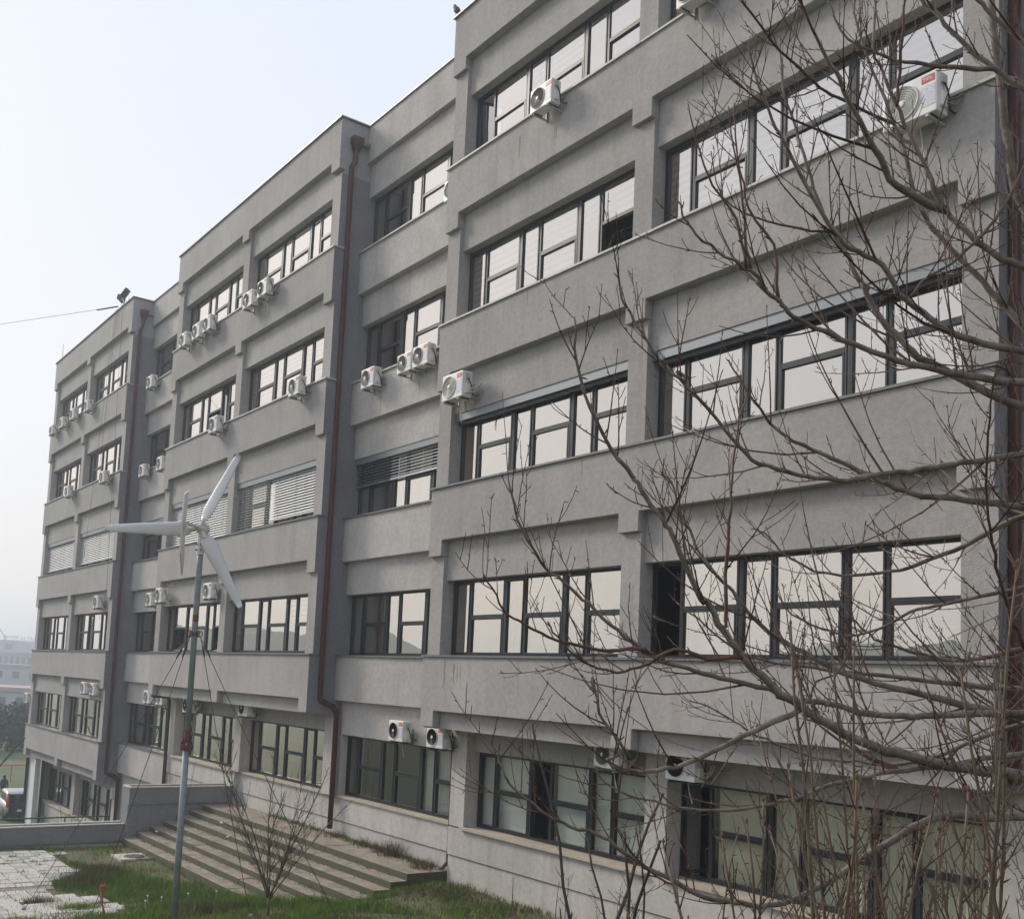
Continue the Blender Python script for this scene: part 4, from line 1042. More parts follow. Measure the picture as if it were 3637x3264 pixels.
for xs, xe, ze, lab in ((-23.9, -25.6, -6.5, 'dark cable slanting down the farthest block from the floodlights, left one'), (-23.7, -24.4, -3.2, 'dark cable slanting down the farthest block from the floodlights, middle one'), (-23.0, -22.1, -8.0, 'dark cable hanging along the right edge of the farthest block')):
    t = thing('cable', lab, 'cable')
    MB().tube([(xs + (xe - xs) * k / 8, -0.06 + 0.01 * rc.random(), TOP + .02 + (ze - TOP) * k / 8) for k in range(9)], 0.007, 4).build('cord', M_CABLE, t)
t = thing('antenna', 'thin rod antenna on the far left roof corner', 'antenna', (-33.2, 0.2, TOP))
MB().tube([(0, 0, 0), (0, 0, 0.95)], [0.02, 0.010], 5).build('rod', M_STEELP, t)
MB().box(-.05, .05, -.05, .05, -.002, .06).build('foot', M_STEELP, t)

# bird: one skinned body
def skin_obj(name, verts, edges, radii, mt, parent=None, loc=(0, 0, 0), sub=2):
    me = bpy.data.meshes.new(name)
    me.from_pydata([tuple(c * SC for c in v) for v in verts], edges, [])
    me.materials.append(mt)
    o = link(name, me, parent, loc)
    md = o.modifiers.new('skin', 'SKIN')
    md.use_smooth_shade = True
    for i, r in enumerate(radii):
        rr = r if isinstance(r, tuple) else (r, r)
        me.skin_vertices[0].data[i].radius = (rr[0] * SC, rr[1] * SC)
    me.skin_vertices[0].data[0].use_root = True
    o.modifiers.new('sub', 'SUBSURF').levels = sub
    o.modifiers['sub'].render_levels = sub
    return o
M_BIRD = mat('dark_plumage', (0.018, 0.018, 0.022), 0.6, var=0.3, vscale=20)
bird = thing('pigeon', 'dark pigeon perched on the roof corner above the near block', 'bird', (0.02, -0.01, TOP))
MB().tube([(.155, .01, .035), (.10, .01, .07), (.04, 0, .115), (-.01, 0, .165), (-.045, 0, .215), (-.065, 0, .255), (-.080, 0, .285), (-.105, 0, .292), (-.125, 0, .285), (-.15, 0, .278)],
          [.016, .030, .062, .070, .054, .036, .036, .034, .014, .003], 12).build('body', M_BIRD, bird, True)
for s in (-1, 1):
    MB().tube([(0.0, s * .022, .085), (.005, s * .022, .03), (-.0, s * .022, .004)], .007, 5).tube([(0, s * .022, .006), (-.035, s * .022, .005)], .005, 4).build('leg', M_RUST, bird)

# ------------------------------------------------------------------ wind turbine on its guyed pole
PX, PY = 0.30, -4.96
PZ0 = ground_z(PX, PY) - 0.05
turb = thing('wind_turbine', 'small white three-bladed wind turbine on a guyed galvanised pole', 'wind turbine', (PX, PY, 0))
MB().tube([(0, 0, -12.05), (0, 0, -9.0), (0, 0, -8.72)], 0.052, 18).build('pole', M_GALV, turb, True)
MB().tube([(0, 0, PZ0), (0, 0, -12.05)], 0.056, 18).build('lower_pole', M_GALV, turb, True)
fl = MB()
fl.lathe((0, 0, -12.13), (0, 0, 1), ((0, .06), (0, .115), (.03, .115), (.034, .115), (.034, .118), (.065, .118), (.065, .07)), 20)
for k in range(8):
    a = k * math.pi / 4
    fl.tube([(.095 * math.cos(a), .095 * math.sin(a), -12.17), (.095 * math.cos(a), .095 * math.sin(a), -12.03)], .013, 6)
for k in range(4):
    a = k * math.pi / 2
    fl.face([(.05 * math.cos(a), .05 * math.sin(a), -12.06), (.11 * math.cos(a), .11 * math.sin(a), -12.06), (.05 * math.cos(a), .05 * math.sin(a), -11.93)])
fl.build('flange', M_RUST, turb)
MB().lathe((0, 0, -12.02), (0, 0, 1), ((0, .0535), (.16, .0535), (.2, .0525)), 18).build('rust_band', M_RUST, turb)
MB().lathe((0, 0, -9.95), (0, 0, 1), ((0, .0535), (.09, .0535), (.12, .0525)), 18).build('rust_band', M_RUST, turb)
M_TURB = mat('turbine_white', (0.60, 0.60, 0.57), 0.4, var=0.10, vscale=9)
MB().lathe((0, 0, -8.78), (0, 0, 1), ((0, .064), (.28, .064), (.28, .060), (.31, .060), (.31, .066), (.40, .066), (.44, .05)), 18).build('sleeve', M_TURB, turb)
bo = MB()
for z in (-8.70, -8.60):
    for a in (-0.5, 0.5):
        q = math.radians(-52) + a
        bo.tube([(.05 * math.cos(q), .05 * math.sin(q), z), (.10 * math.cos(q), .10 * math.sin(q), z)], .013, 6)
bo.build('bolts', M_RUST, turb)
hub_c = Vector((0.0, 0.0, -8.32))
RIGHT, UP, BACK = Vector((0.5655, 0.8231, 0.0495)), Vector((0.048, -0.0932, 0.9945)), Vector((0.8233, -0.5604, -0.0917))
face_v = (Vector((0.80, -0.60, 0.0)) - RIGHT * 0.10).normalized()       # the way the tail boom points
hb = MB()
hb.lathe(hub_c - face_v * 0.02, face_v, ((-.16, .02), (-.14, .07), (-.08, .108), (0, .118), (.07, .10), (.12, .075), (.17, .06), (.30, .045)), 20)
hb.build('nacelle', M_TURB, turb, True)
ctr = hub_c + face_v * 0.10
def blade(dirv, L, r_root=0.13):
    dirv = dirv.normalized()
    side = dirv.cross(face_v).normalized()
    m = MB()
    secs = []
    N_, K = 14, 12
    for i in range(N_ + 1):
        f = i / N_
        ch = (0.10 + 0.16 * sstep(0, 0.12, f)) * (1 - 0.62 * f) if f < 0.97 else 0.07
        ch *= 0.58
        th = 0.16 * ch + 0.006
        tw = math.radians(26 * (1 - f) + 3)
        c = ctr + dirv * (r_root + (L - r_root) * f)
        ring = []
        for k in range(K):
            q = 2 * math.pi * k / K
            u, v = math.cos(q) * ch, math.sin(q) * th
            u -= ch * 0.15 * (1 - f)
            ring.append(c + side * (u * math.cos(tw) - v * math.sin(tw)) + face_v * (u * math.sin(tw) + v * math.cos(tw)))
        secs.append(ring)
    b = len(m.v)
    for r in secs: m.v += [tuple(p) for p in r]
    for i in range(N_):
        for k in range(K):
            l = (k + 1) % K
            m.f.append((b + i * K + k, b + i * K + l, b + (i + 1) * K + l, b + (i + 1) * K + k)); m.m.append(0)
    m.f.append(tuple(b + k for k in range(K))); m.m.append(0)
    m.f.append(tuple(b + N_ * K + k for k in reversed(range(K)))); m.m.append(0)
    o = m.build('blade', M_BLADE, turb, True)
    cl = MB()
    cl.tube([ctr + dirv * 0.02, ctr + dirv * (r_root + 0.06)], [0.04, 0.045], 8)
    cl.build('blade_clamp', M_TURB, o)
blade(-RIGHT * 1.0 + UP * 0.0, 1.66)
blade(RIGHT * 0.475 + UP * 0.88, 1.45)
blade(RIGHT * 0.455 - UP * 0.89, 1.55)
# tail vane, seen nearly edge on
tb = hub_c + face_v * 0.55
MB().tube([hub_c + face_v * 0.25, tb + face_v * 0.1], 0.03, 8).build('tail_boom', M_TURB, turb)
vp = [(-0.30, 0.62), (0.28, 0.48), (0.40, 0.0), (0.28, -0.52), (-0.22, -0.86), (-0.30, -0.55), (-0.12, 0.0)]
vm = MB()
vd = (face_v * 0.97 + RIGHT * 0.24).normalized()
sd = vd.cross(Vector((0, 0, 1))).normalized() * 0.012
off = tb - RIGHT * 0.10
A_ = [off + vd * (a * .75) + Vector((0, 0, b)) + sd for a, b in vp]
B_ = [off + vd * (a * .75) + Vector((0, 0, b)) - sd for a, b in vp]
vm.face(A_); vm.face(B_[::-1])
for i in range(len(vp)):
    j = (i + 1) % len(vp)
    vm.face([A_[i], B_[i], B_[j], A_[j]])
vm.build('tail_vane', M_BLADE, turb)
cm = MB()
cm.box(-.06, .06, -.035, .035, -.05, .05)
o = cm.build('vane_clamp', M_TURB, turb)
o.location = off * SC
o.rotation_euler = (0, 0, math.atan2(vd.y, vd.x))
# guy ring and wires
rm = MB()
for k in range(5):
    a = k * 2 * math.pi / 5 + .3
    c = Vector((.10 * math.cos(a), .10 * math.sin(a), -10.16))
    rm.tube([c + Vector((.045 * math.cos(a) * math.cos(q * math.pi / 6), .045 * math.sin(a) * math.cos(q * math.pi / 6), .05 * math.sin(q * math.pi / 6))) for q in range(13)], .010, 5, False)
rm.lathe((0, 0, -10.20), (0, 0, 1), ((0, .052), (0, .07), (.06, .07), (.06, .052)), 16)
rm.build('guy_ring', M_RUST, turb)
WIRES = [((-3.35, -6.55), 'long guy wire of the turbine anchored in the paving'), ((-1.9, -5.7), 'guy wire of the turbine tied with a faded red ribbon'), ((0.95, -3.85), 'guy wire of the turbine ending in the grass right of the pole'), ((2.6, -3.0), 'guy wire of the turbine crossing behind the bare sapling')]
for (ax, ay), lab in WIRES:
    w = thing('guy_wire', lab, 'guy wire', group='guy wires of the turbine pole')
    top = Vector((PX, PY, -10.2)); bot = Vector((ax, ay, ground_z(ax, ay) + 0.02))
    dirh = Vector((ax - PX, ay - PY, 0)).normalized() * 0.11
    top = top + dirh
    pts = [top.lerp(bot, k / 10) - Vector((0, 0, 0.10 * math.sin(math.pi * k / 10))) for k in range(11)]
    MB().tube(pts, 0.0065, 5).build('strand', M_CABLE, w)
    a, b = top.lerp(bot, 0.035), top.lerp(bot, 0.075)
    MB().tube([a, a.lerp(b, .5), b], [.012, .018, .012], 6).build('turnbuckle', M_CABLE, w)
    MB().lathe((ax, ay, bot.z - .12), (0, 0, 1), ((0, .03), (.14, .03), (.17, .045), (.2, .03)), 8).build('anchor', M_GALV, w)
    if 'ribbon' in lab:
        rbp = top.lerp(bot, 0.90)
        rb = thing('ribbon', 'faded red ribbon tied to a guy wire above the grass', 'ribbon')
        m = MB()
        M_RIB = mat('faded_red_cloth', (0.36, 0.075, 0.055), 0.85, var=0.3, vscale=15)
        def strip(p0, p1, p2, wd):
            P = [Vector(p0).lerp(Vector(p1), k / 4) for k in range(5)] + [Vector(p1).lerp(Vector(p2), k / 4) for k in range(1, 5)]
            for i in range(len(P) - 1):
                sv = RIGHT * wd * (1 + .3 * math.sin(i))
                tn = BACK * (0.004 + .01 * math.sin(i * 1.7))
                m.face([P[i] - sv + tn, P[i] + sv - tn, P[i + 1] + sv + tn, P[i + 1] - sv - tn])
                m.face([P[i] - sv + tn - BACK * .006, P[i + 1] - sv - tn - BACK * .006, P[i + 1] + sv + tn - BACK * .006, P[i] + sv - tn - BACK * .006])
        strip(rbp, rbp + RIGHT * .02 - UP * .25, rbp + RIGHT * .06 - UP * .46, .022)
        m.build('tail', M_RIB, rb)
        m = MB()
        strip(rbp, rbp - UP * .2, rbp + RIGHT * .0 - UP * .33, .014)
        m.build('grey_tail', M_STEELP, rb)
        MB().tube([rbp - UP * .05, rbp + UP * .03 + RIGHT * .02, rbp + UP * .05 + RIGHT * .08, rbp + UP * .02 + RIGHT * .1], [.03, .035, .025, .015], 6).build('knot', M_RIB, rb)

# ------------------------------------------------------------------ trees and shrubs
M_BARK = mat('grey_bark', (0.085, 0.060, 0.045), 0.85, var=0.35, vscale=9, bump=0.4, bscale=25, col2=(0.23, 0.195, 0.165), f2=0.9)
M_SHOOT = mat('red_brown_shoot', (0.085, 0.031, 0.014), 0.6, var=0.35, vscale=4, col2=(0.105, 0.062, 0.042), f2=0.9)
M_DARKTW = mat('dark_twig', (0.045, 0.036, 0.032), 0.8, var=0.3, vscale=6)
M_LILAC = mat('lilac_stem', (0.085, 0.050, 0.028), 0.75, var=0.35, vscale=7, col2=(0.17, 0.13, 0.085), f2=0.8)
M_BUD = mat('bud', (0.13, 0.105, 0.035), 0.6, var=0.4, vscale=30, col2=(0.15, 0.06, 0.03))

def smooth_poly(P, sub=3):
    out = []
    n = len(P)
    for i in range(n - 1):
        p0, p1, p2, p3 = P[max(i - 1, 0)], P[i], P[i + 1], P[min(i + 2, n - 1)]
        for k in range(sub):
            t = k / sub
            out.append(tuple(0.5 * ((2 * b) + (c - a) * t + (2 * a - 5 * b + 4 * c - d) * t * t + (3 * b - a - 3 * c + d) * t ** 3) for a, b, c, d in zip(p0, p1, p2, p3)))
    out.append(P[-1])
    return out

def rnd_dir(r):
    while True:
        v = Vector((r.uniform(-1, 1), r.uniform(-1, 1), r.uniform(-1, 1)))
        if 0.1 < v.length < 1:
            return v.normalized()

def shoot(mb, p, d, L, r0, r, uplift=0.5, n=5, sides=4, kink=0.16, tip=0.0016):
    pts, rad = [p], [r0]
    d = d.normalized()
    for i in range(n):
        d = (d + rnd_dir(r) * kink + Vector((0, 0, uplift / n))).normalized()
        pts.append(pts[-1] + d * (L / n))
        rad.append(r0 + (max(tip, r0 * .35) - r0) * (i + 1) / n)
    mb.tube(pts, rad, sides, True)
    return pts, rad

def spurs(mb, pts, rad, r, gap, size):
    acc = 0
    for a, b, ra in zip(pts, pts[1:], rad):
        seg = (b - a)
        L = seg.length
        acc += L
        while acc > gap:
            acc -= gap * r.uniform(.6, 1.5)
            p = a.lerp(b, r.random())
            d = (rnd_dir(r) + seg.normalized() * .8).normalized()
            l = size * r.uniform(.5, 1.6)
            mb.tube([p, p + d * l * .6, p + d * l], [min(ra, .006) * .5 + .001, min(ra, .006) * .4 + .0014, .001], 3)

def twigs_on(mb, pts, rad, r, gap, lmin, lmax, up, depth, t0=0.1, spur=True, kink=0.16):
    total = sum((b - a).length for a, b in zip(pts, pts[1:]))
    acc, run = 0, 0
    for i, (a, b) in enumerate(zip(pts, pts[1:])):
        seg = b - a
        L = seg.length
        run += L
        acc += L
        if run / total < t0:
            acc = 0
            continue
        while acc > gap:
            acc -= gap * r.uniform(.5, 1.6)
            f = run / total
            p = a.lerp(b, r.random())
            t = seg.normalized()
            s = rnd_dir(r)
            s = (s - t * s.dot(t)).normalized()
            d = (s * 0.8 + t * 0.75 + Vector((0, 0, .25)))
            l = (lmin + (lmax - lmin) * r.random() ** 1.8) * (1 - .45 * f)
            rr = min(rad[i] * .6, 0.0024 + 0.0058 * l)
            q, qr = shoot(mb, p, d, l, max(rr, .0022), r, up, 5 if l > .2 else 3, 3, kink)
            if spur:
                spurs(mb, q, qr, r, .085, .016)
            if depth > 0 and l > lmin * 1.5:
                twigs_on(mb, q, qr, r, gap * .9, lmin * .5, lmax * .42, up, depth - 1, .2, spur, kink)

rt = random.Random(42)
tree = thing('bare_tree', 'large leafless tree with spreading grey limbs and red-brown shoots at right', 'tree', (0, 0, 0))
tb_ = Vector(TRUNK[0])
gz = ground_z(tb_.x, tb_.y)
tp = [(tb_.x, tb_.y, gz - 0.2)] + [tuple(p) for p in TRUNK[1:]]
tp = smooth_poly(tp, 4)
MB().tube(tp, [0.115 - 0.085 * i / (len(tp) - 1) for i in range(len(tp))], 12).build('trunk', M_BARK, tree, True)
tw_a, tw_b = MB(), MB()
for L in LIMBS:
    sm = smooth_poly(L, 3)
    pts, rad = [], []
    for k, q in enumerate(sm):
        w = 0.006
        pts.append(Vector(q[:3]) + Vector((rt.uniform(-w, w), rt.uniform(-w, w), rt.uniform(-w, w))) * (1 if 0 < k < len(sm) - 1 else 0))
        rad.append(max(q[3] * rt.uniform(.94, 1.06), .003))
    thick = L[0][3] > 0.013
    MB().tube(pts, rad, 8 if thick else 5).build('limb', M_BARK if thick else M_SHOOT, tree, True)
    spurs(tw_a, pts, rad, rt, .11, .024)
    if thick:
        twigs_on(tw_b, pts, rad, rt, .34, .5, 1.35, .7, 1, .22, True, .05)
    twigs_on(tw_a, pts, rad, rt, .078, .08, .75, .55, 1, .10, True, .10)
tag(tw_a.build('twigs', M_SHOOT, tree), kind='stuff')
tag(tw_b.build('long_shoots', M_SHOOT, tree), kind='stuff')

def multistem(name, label, base, n, height, spread, r0, seed, mt, mt2, sub_gap, sub_len, up=0.35, buds=0, depth=1, lean=(0, 0), kink=.16, cat='shrub', start=0.25, fork=0.0):
    r = random.Random(seed)
    bx, by = base[0], base[1]
    bz = ground_z(bx, by) - 0.05
    t = thing(name, label, cat, (0, 0, 0))
    tw, bd = MB(), MB()
    if fork:
        MB().tube([(bx, by, bz), (bx + .02, by, bz + fork * .5), (bx, by, bz + fork + .06)], [r0 * 2.0, r0 * 1.6, r0 * 1.5], 8).build('trunk', mt, t, True)
        bz += fork
    H = height - bz
    for i in range(n):
        a = 2 * math.pi * i / n + r.uniform(-.5, .5)
        rr0 = .08 if not fork else .012
        o = Vector((bx + rr0 * math.cos(a), by + rr0 * math.sin(a), bz - (r.uniform(0, .25) * fork)))
        hh = H * r.uniform(.65, 1.0)
        d = Vector((math.cos(a) * spread * r.uniform(.5, 1.2) + lean[0], math.sin(a) * spread * r.uniform(.5, 1.2) + lean[1], 1))
        m = MB()
        q, qr = shoot(m, o, d, hh * d.normalized().length * 1.05, r0 * r.uniform(.7, 1.1), r, up, 10, 6, kink * .6, .003)
        m.build('stem', mt, t, True)
        spurs(tw, q, qr, r, .09, .025)
        twigs_on(tw, q, qr, r, sub_gap, sub_len * .35, sub_len, up * 1.3, depth, start, True, kink)
        if buds:
            for j in range(buds):
                p = q[r.randrange(4, len(q))] if j else q[-1]
                p = p + rnd_dir(r) * (.0 if j == 0 else .015)
                bd.tube([p, p + Vector((0, 0, .007)), p + Vector((0, 0, .015)), p + Vector((0, 0, .024))], [.002, .0062, .0055, .001], 5)
    tag(tw.build('twigs', mt2, t), kind='stuff')
    if buds:
        tag(bd.build('buds', M_BUD, t), kind='stuff')
    return t

lil = ['budding lilac shrub with upright brown stems, leftmost of the front thicket', 'budding lilac shrub with tall pale stems in the middle of the thicket', 'budding lilac shrub behind the tall pale stems, near the window corner',
       'budding lilac shrub at the right end of the thicket', 'low budding lilac shrub at the left foot of the thicket', 'budding lilac shrub cut by the right edge of the picture']
for i, b in enumerate(LILAC):
    multistem('lilac_shrub', lil[i], b, 7, (-10.95, -10.35, -10.6, -10.45, -11.1, -10.6)[i], .26, .0125, 100 + i, M_LILAC, M_LILAC if i % 2 else M_SHOOT, .085, .55, .45, 4, 1, (-.10, 0), .15)
multistem('dark_shrub', 'dark gnarled shrub in front of the frosted ground floor window', DARKSHRUB, 4, -11.15, .20, .030, 7, M_DARKTW, M_DARKTW, .13, .45, .25, 0, 1, (0, 0), .26)
multistem('dark_shrub', 'dark twiggy shrub left of the lilac thicket', DARKSHRUB2, 5, -11.7, .24, .024, 9, M_DARKTW, M_DARKTW, .12, .40, .25, 0, 1, (0, 0), .26)
multistem('young_shoots', 'four bare young shoots by the plinth of the near block', SAPL, 4, -12.35, .22, .010, 12, M_BARK, M_DARKTW, .5, .25, .5, 0, 0, (0, 0), .1)
multistem('bramble_shrub', 'tangled bare shrub below the vertical blind windows', SHRUB4, 8, -11.45, .32, .013, 15, M_LILAC, M_SHOOT, .13, .42, .3, 2, 1, (0, 0), .2)
multistem('young_shoots', 'thin bare shoots at the bottom edge near the dry grass', TWIGA, 3, -13.0, .2, .008, 21, M_DARKTW, M_DARKTW, .25, .2, .4, 0, 0)
sb = (0.55, -3.35)
multistem('bare_sapling', 'bare multi-stemmed sapling in front of the steps right of the pole', sb, 9, -11.75, .60, .016, 35, M_LILAC, M_DARKTW, .080, .85, .45, 0, 1, (0, 0), .2, 'tree', .12, .42)
multistem('bare_tree', 'hazy leafless tree at the left edge beside the far block', (-31.2, -2.9), 5, -12.4, .30, .07, 51, M_DARKTW, M_DARKTW, .22, 1.7, .3, 0, 2, (.14, .24), .2, 'tree', .25)
multistem('young_shoots', 'thin bare shoots rising behind the long planter wall', (-18.5, -1.3), 6, -14.9, .25, .016, 61, M_DARKTW, M_DARKTW, .3, .8, .4, 0, 0)
multistem('young_shoots', 'thin bare shoots rising from the upper planter', (-11.3, -0.6), 3, -13.2, .3, .010, 63, M_DARKTW, M_DARKTW, .3, .5, .4, 0, 0)

# ------------------------------------------------------------------ grass, weeds, litter
def leaf_mat(name, col, col2, vs_):
    return mat(name, col, 0.7, var=0.25, vscale=vs_, col2=col2, f2=0.8, spec=0.25)
M_GRASS = leaf_mat('green_grass', (0.095, 0.22, 0.014), (0.17, 0.27, 0.035), 1.5)
M_DRY = leaf_mat('dry_weeds', (0.17, 0.115, 0.065), (0.09, 0.065, 0.036), 2.0)
def lush(x, y):
    """how thick the turf stands at a spot of the yard"""
    v = 1.0
    if y > pave_edge(x) - 0.0 and x < -2:
        if y > -3.75 - 0.5 * sstep(-6.5, -9.5, x) and x < -5.5:
            v = 0.12                                         # trodden gravel by the manhole
    if y < pave_edge(x) and x < -2.2:
        v = 0.035
    if y > -2.35 and x < 0.1:
        v = 0.0
    if x > -0.1 and y > 0.0:
        v *= 0.3
    if x > 0.6 and y > -1.2:
        v *= 0.3
    return v
rgz = random.Random(77)
gr, dr = MB(), MB()
def blade_at(mb, x, y, h, w):
    z = ground_z(x, y) - 0.01
    a = rgz.uniform(0, 6.283)
    b = rgz.uniform(0, 6.283)
    lean_ = rgz.uniform(.15, .8) * h
    dx, dy = math.cos(a) * w, math.sin(a) * w
    tx, ty = math.cos(b) * lean_, math.sin(b) * lean_
    mb.face([(x - dx, y - dy, z), (x + dx, y + dy, z), (x + tx, y + ty, z + h)])
n_g = 0
while n_g < 95000:
    x, y = rgz.uniform(-10.9, 9.0), rgz.uniform(-8.6, 0.8)
    if x > 4.5 and y < -4: continue
    clump = 0.5 + 0.5 * math.sin(x * 2.1 + 1.3 * math.sin(y * 1.7)) * math.sin(y * 2.6 + 0.8 * math.sin(x * 1.3))
    if rgz.random() > lush(x, y) * (0.08 + 0.92 * clump): continue
    n_g += 1
    hgt = rgz.uniform(.05, .13) + .10 * clump * rgz.random() ** 2
    if rgz.random() < 0.10 + 0.35 * (1 - clump):
        blade_at(dr, x, y, hgt * 1.1, .006)
    else:
        blade_at(gr, x, y, hgt, .0075)
# taller clumps along the paving edge and the foot of the walls
for (cx, cy, sp, hh, n, which) in [(-7.0, -4.0, .45, .30, 2600, 1), (-6.2, -4.6, .5, .28, 2200, 1), (-6.6, -3.9, .5, .24, 1500, 0), (-5.4, -3.6, .6, .28, 2000, 0), (-3.4, -3.2, .7, .26, 2200, 0), (-1.2, -3.0, .7, .3, 2400, 0), (-0.4, -2.0, .4, .24, 1400, 0),
                                  (-4.4, -6.0, .3, .16, 700, 1), (-3.0, -5.6, .35, .2, 900, 0), (-0.9, -3.9, .6, .26, 1800, 1), (1.2, -0.2, .7, .16, 1600, 1), (2.6, 0.2, .8, .14, 1500, 1)]:
    for i in range(n):
        x, y = rgz.gauss(cx, sp * .6), rgz.gauss(cy, sp * .6)
        blade_at((gr, dr)[which if rgz.random() < .8 else 1 - which], x, y, hh * rgz.uniform(.35, 1.0), .007)
def tuft(mb, x, y, z, n, h, sp):
    for i in range(n):
        a, b = rgz.uniform(0, 6.283), rgz.uniform(0, 6.283)
        px, py = x + rgz.gauss(0, sp), y + rgz.gauss(0, sp)
        hh = h * rgz.uniform(.4, 1)
        mb.face([(px - .006 * math.cos(a), py - .006 * math.sin(a), z), (px + .006 * math.cos(a), py + .006 * math.sin(a), z), (px + .5 * hh * math.cos(b), py + .5 * hh * math.sin(b), z + hh)])
for i in range(60):                                     # weeds in the joints of the paving
    x, y = -10.55 + 0.4 * rgz.randrange(0, 22), -4.45 - .4 * rgz.randrange(0, 9) + rgz.uniform(-.2, .2)
    tuft((gr, dr)[rgz.random() < .5], x, y, ground_z(x, y) + .02, rgz.randrange(12, 50), rgz.uniform(.04, .12), .06)
for i in range(150):                                    # foot of the wall on the landing
    x = rgz.uniform(-8.5, -0.1)
    tuft((gr, dr)[rgz.random() < .55], x, .90 - abs(rgz.gauss(0, .1)), -14.6, rgz.randrange(8, 30), rgz.uniform(.05, .16), .05)
for x, y, n, h in ((-1.9, .72, 240, .42), (-2.4, .78, 160, .3), (-3.3, .8, 120, .25), (-.9, .7, 150, .2), (-.4, .5, 150, .2), (-4.6, .75, 120, .22)):
    tuft(dr, x, y, -14.6, n, h, .14)
for i in range(7):                                      # moss and weeds at the back of the treads
    for k in range(60):
        x = rgz.uniform(-10.5, -.3)
        tuft((gr, dr)[rgz.random() < .5], x, -0.10 - .37 * i - .02, -14.75 - .137 * i, 12, .075, .06)
tag(gr.build('grass', M_GRASS), 'green grass growing in the sunken yard', 'grass', kind='stuff')
tag(dr.build('dry_weeds', M_DRY), 'dry brown weeds scattered through the grass', 'weeds', kind='stuff')
M_CLOCK = mat('dandelion_fluff', (0.62, 0.62, 0.58), 0.9)
dm = MB()
for i in range(6):
    x, y = rgz.uniform(-3.2, -.6), rgz.uniform(-4.8, -2.9)
    z = ground_z(x, y)
    dm.tube([(x, y, z), (x, y, z + .2)], .004, 3)
    dm.lathe((x, y, z + .17), (0, 0, 1), ((0, .003), (.009, .017), (.020, .022), (.031, .017), (.040, .003)), 7)
tag(dm.build('dandelions', M_CLOCK), 'white dandelion clocks in the grass by the pole', 'dandelions', kind='stuff')
# litter on the steps
for (x, y, i, c, lab) in ((-8.6, -1.35, 3, (0.10, 0.22, 0.38), 'crumpled blue wrapper lying on the steps'), (-8.3, -0.6, 1, (0.6, 0.6, 0.6), 'crumpled white paper lying high on the steps'), (-6.9, -1.0, 2, (0.55, 0.53, 0.5), 'scrap of pale paper lying on the middle steps'), (-9.9, -1.75, 4, (0.55, 0.55, 0.56), 'torn white paper lying at the left end of the steps')):
    z = -14.6 - .137 * i
    m = MB()
    ring = [(x + rgz.uniform(.03, .07) * math.cos(q), y + rgz.uniform(.03, .06) * math.sin(q), z + rgz.uniform(.005, .035)) for q in [k * .785 for k in range(8)]]
    for k in range(8):
        m.face([ring[k], ring[(k + 1) % 8], (x, y, z + .05)])
        m.face([ring[(k + 1) % 8], ring[k], (x, y, z + .002)])
    tag(m.build('litter', mat('litter', c, .6)), lab, 'litter')
M_DEAD = mat('dead_leaf', (0.10, 0.045, 0.022), .8, var=.3, vscale=20)

lm_ = MB()
for c in ((9.9, -5.25, -12.93), (10.25, -5.0, -12.93), (10.6, -5.2, -12.86), (10.05, -5.1, -13.02), (10.8, -5.0, -12.95)):
    c = Vector(c)
    a, b = rnd_dir(rgz) * .07, Vector((0, 0, .11)) + rnd_dir(rgz) * .03
    n_ = a.cross(b).normalized() * .03
    lm_.face([c, c + a * .6 + b * .5, c + b + n_]); lm_.face([c, c + b + n_, c - a * .6 + b * .5 + n_])
tag(lm_.build('dead_leaves', M_DEAD), 'curled brown dead leaves caught in twigs at the bottom edge', 'leaves', kind='stuff')

# ------------------------------------------------------------------ beyond the building: car, railing, trees, town
M_CARB = mat('dark_car_paint', (0.022, 0.022, 0.025), 0.25)
M_CARS = mat('silver_car_paint', (0.42, 0.42, 0.42), 0.35, metal=0.5)
M_TAIL = mat('tail_lamp', (0.42, 0.03, 0.015), 0.25)
M_TYRE = mat('tyre', (0.02, 0.02, 0.02), 0.9)
M_CGL = mat('car_glass', (0.015, 0.017, 0.02), 0.08)
car = thing('parked_car', 'silver and black high-roofed car with tall red tail lamps parked beyond the far block', 'car', (-36.6, 0.6, -18.35), (0, 0, math.radians(176)))
k_ = 0.8
def cprism(prof, w, name, mt, parent=car):
    m = MB()
    n = len(prof)
    rows = []
    for s, f in ((-1, .86), (-1, 1.0), (1, 1.0), (1, .86)):
        pass
    ys = [(-w, .94), (-w * .93, 1.0), (w * .93, 1.0), (w, .94)]
    cz = sum(p[1] for p in prof) / n
    cx = sum(p[0] for p in prof) / n
    for y, f in ys:
        m.v += [(((x - cx) * f + cx) * k_, y * k_, ((z - cz) * f + cz) * k_) for x, z in prof]
    for r in range(3):
        for i in range(n):
            j = (i + 1) % n
            m.f.append((r * n + i, r * n + j, (r + 1) * n + j, (r + 1) * n + i)); m.m.append(0)
    m.f.append(tuple(reversed(range(n)))); m.m.append(0)
    m.f.append(tuple(3 * n + i for i in range(n))); m.m.append(0)
    return m.build(name, mt, parent, True)
body = cprism([(-2.15, .35), (2.1, .35), (2.2, .6), (2.15, .95), (1.1, 1.08), (-2.1, 1.05), (-2.22, .8)], .9, 'body', M_CARS)
cab = cprism([(1.15, 1.04), (.45, 1.62), (-.2, 1.74), (-1.6, 1.72), (-1.95, 1.6), (-2.12, 1.04)], .82, 'cabin', M_CARS)
MB().box(-2.22 * k_, -2.16 * k_, -.62 * k_, .62 * k_, .98 * k_, 1.0 * k_).build('trim', M_CARB, car)
o = MB().box(-2.20 * k_, -2.0 * k_, -.68 * k_, .68 * k_, 1.08 * k_, 1.60 * k_).build('rear_window', M_CGL, cab)
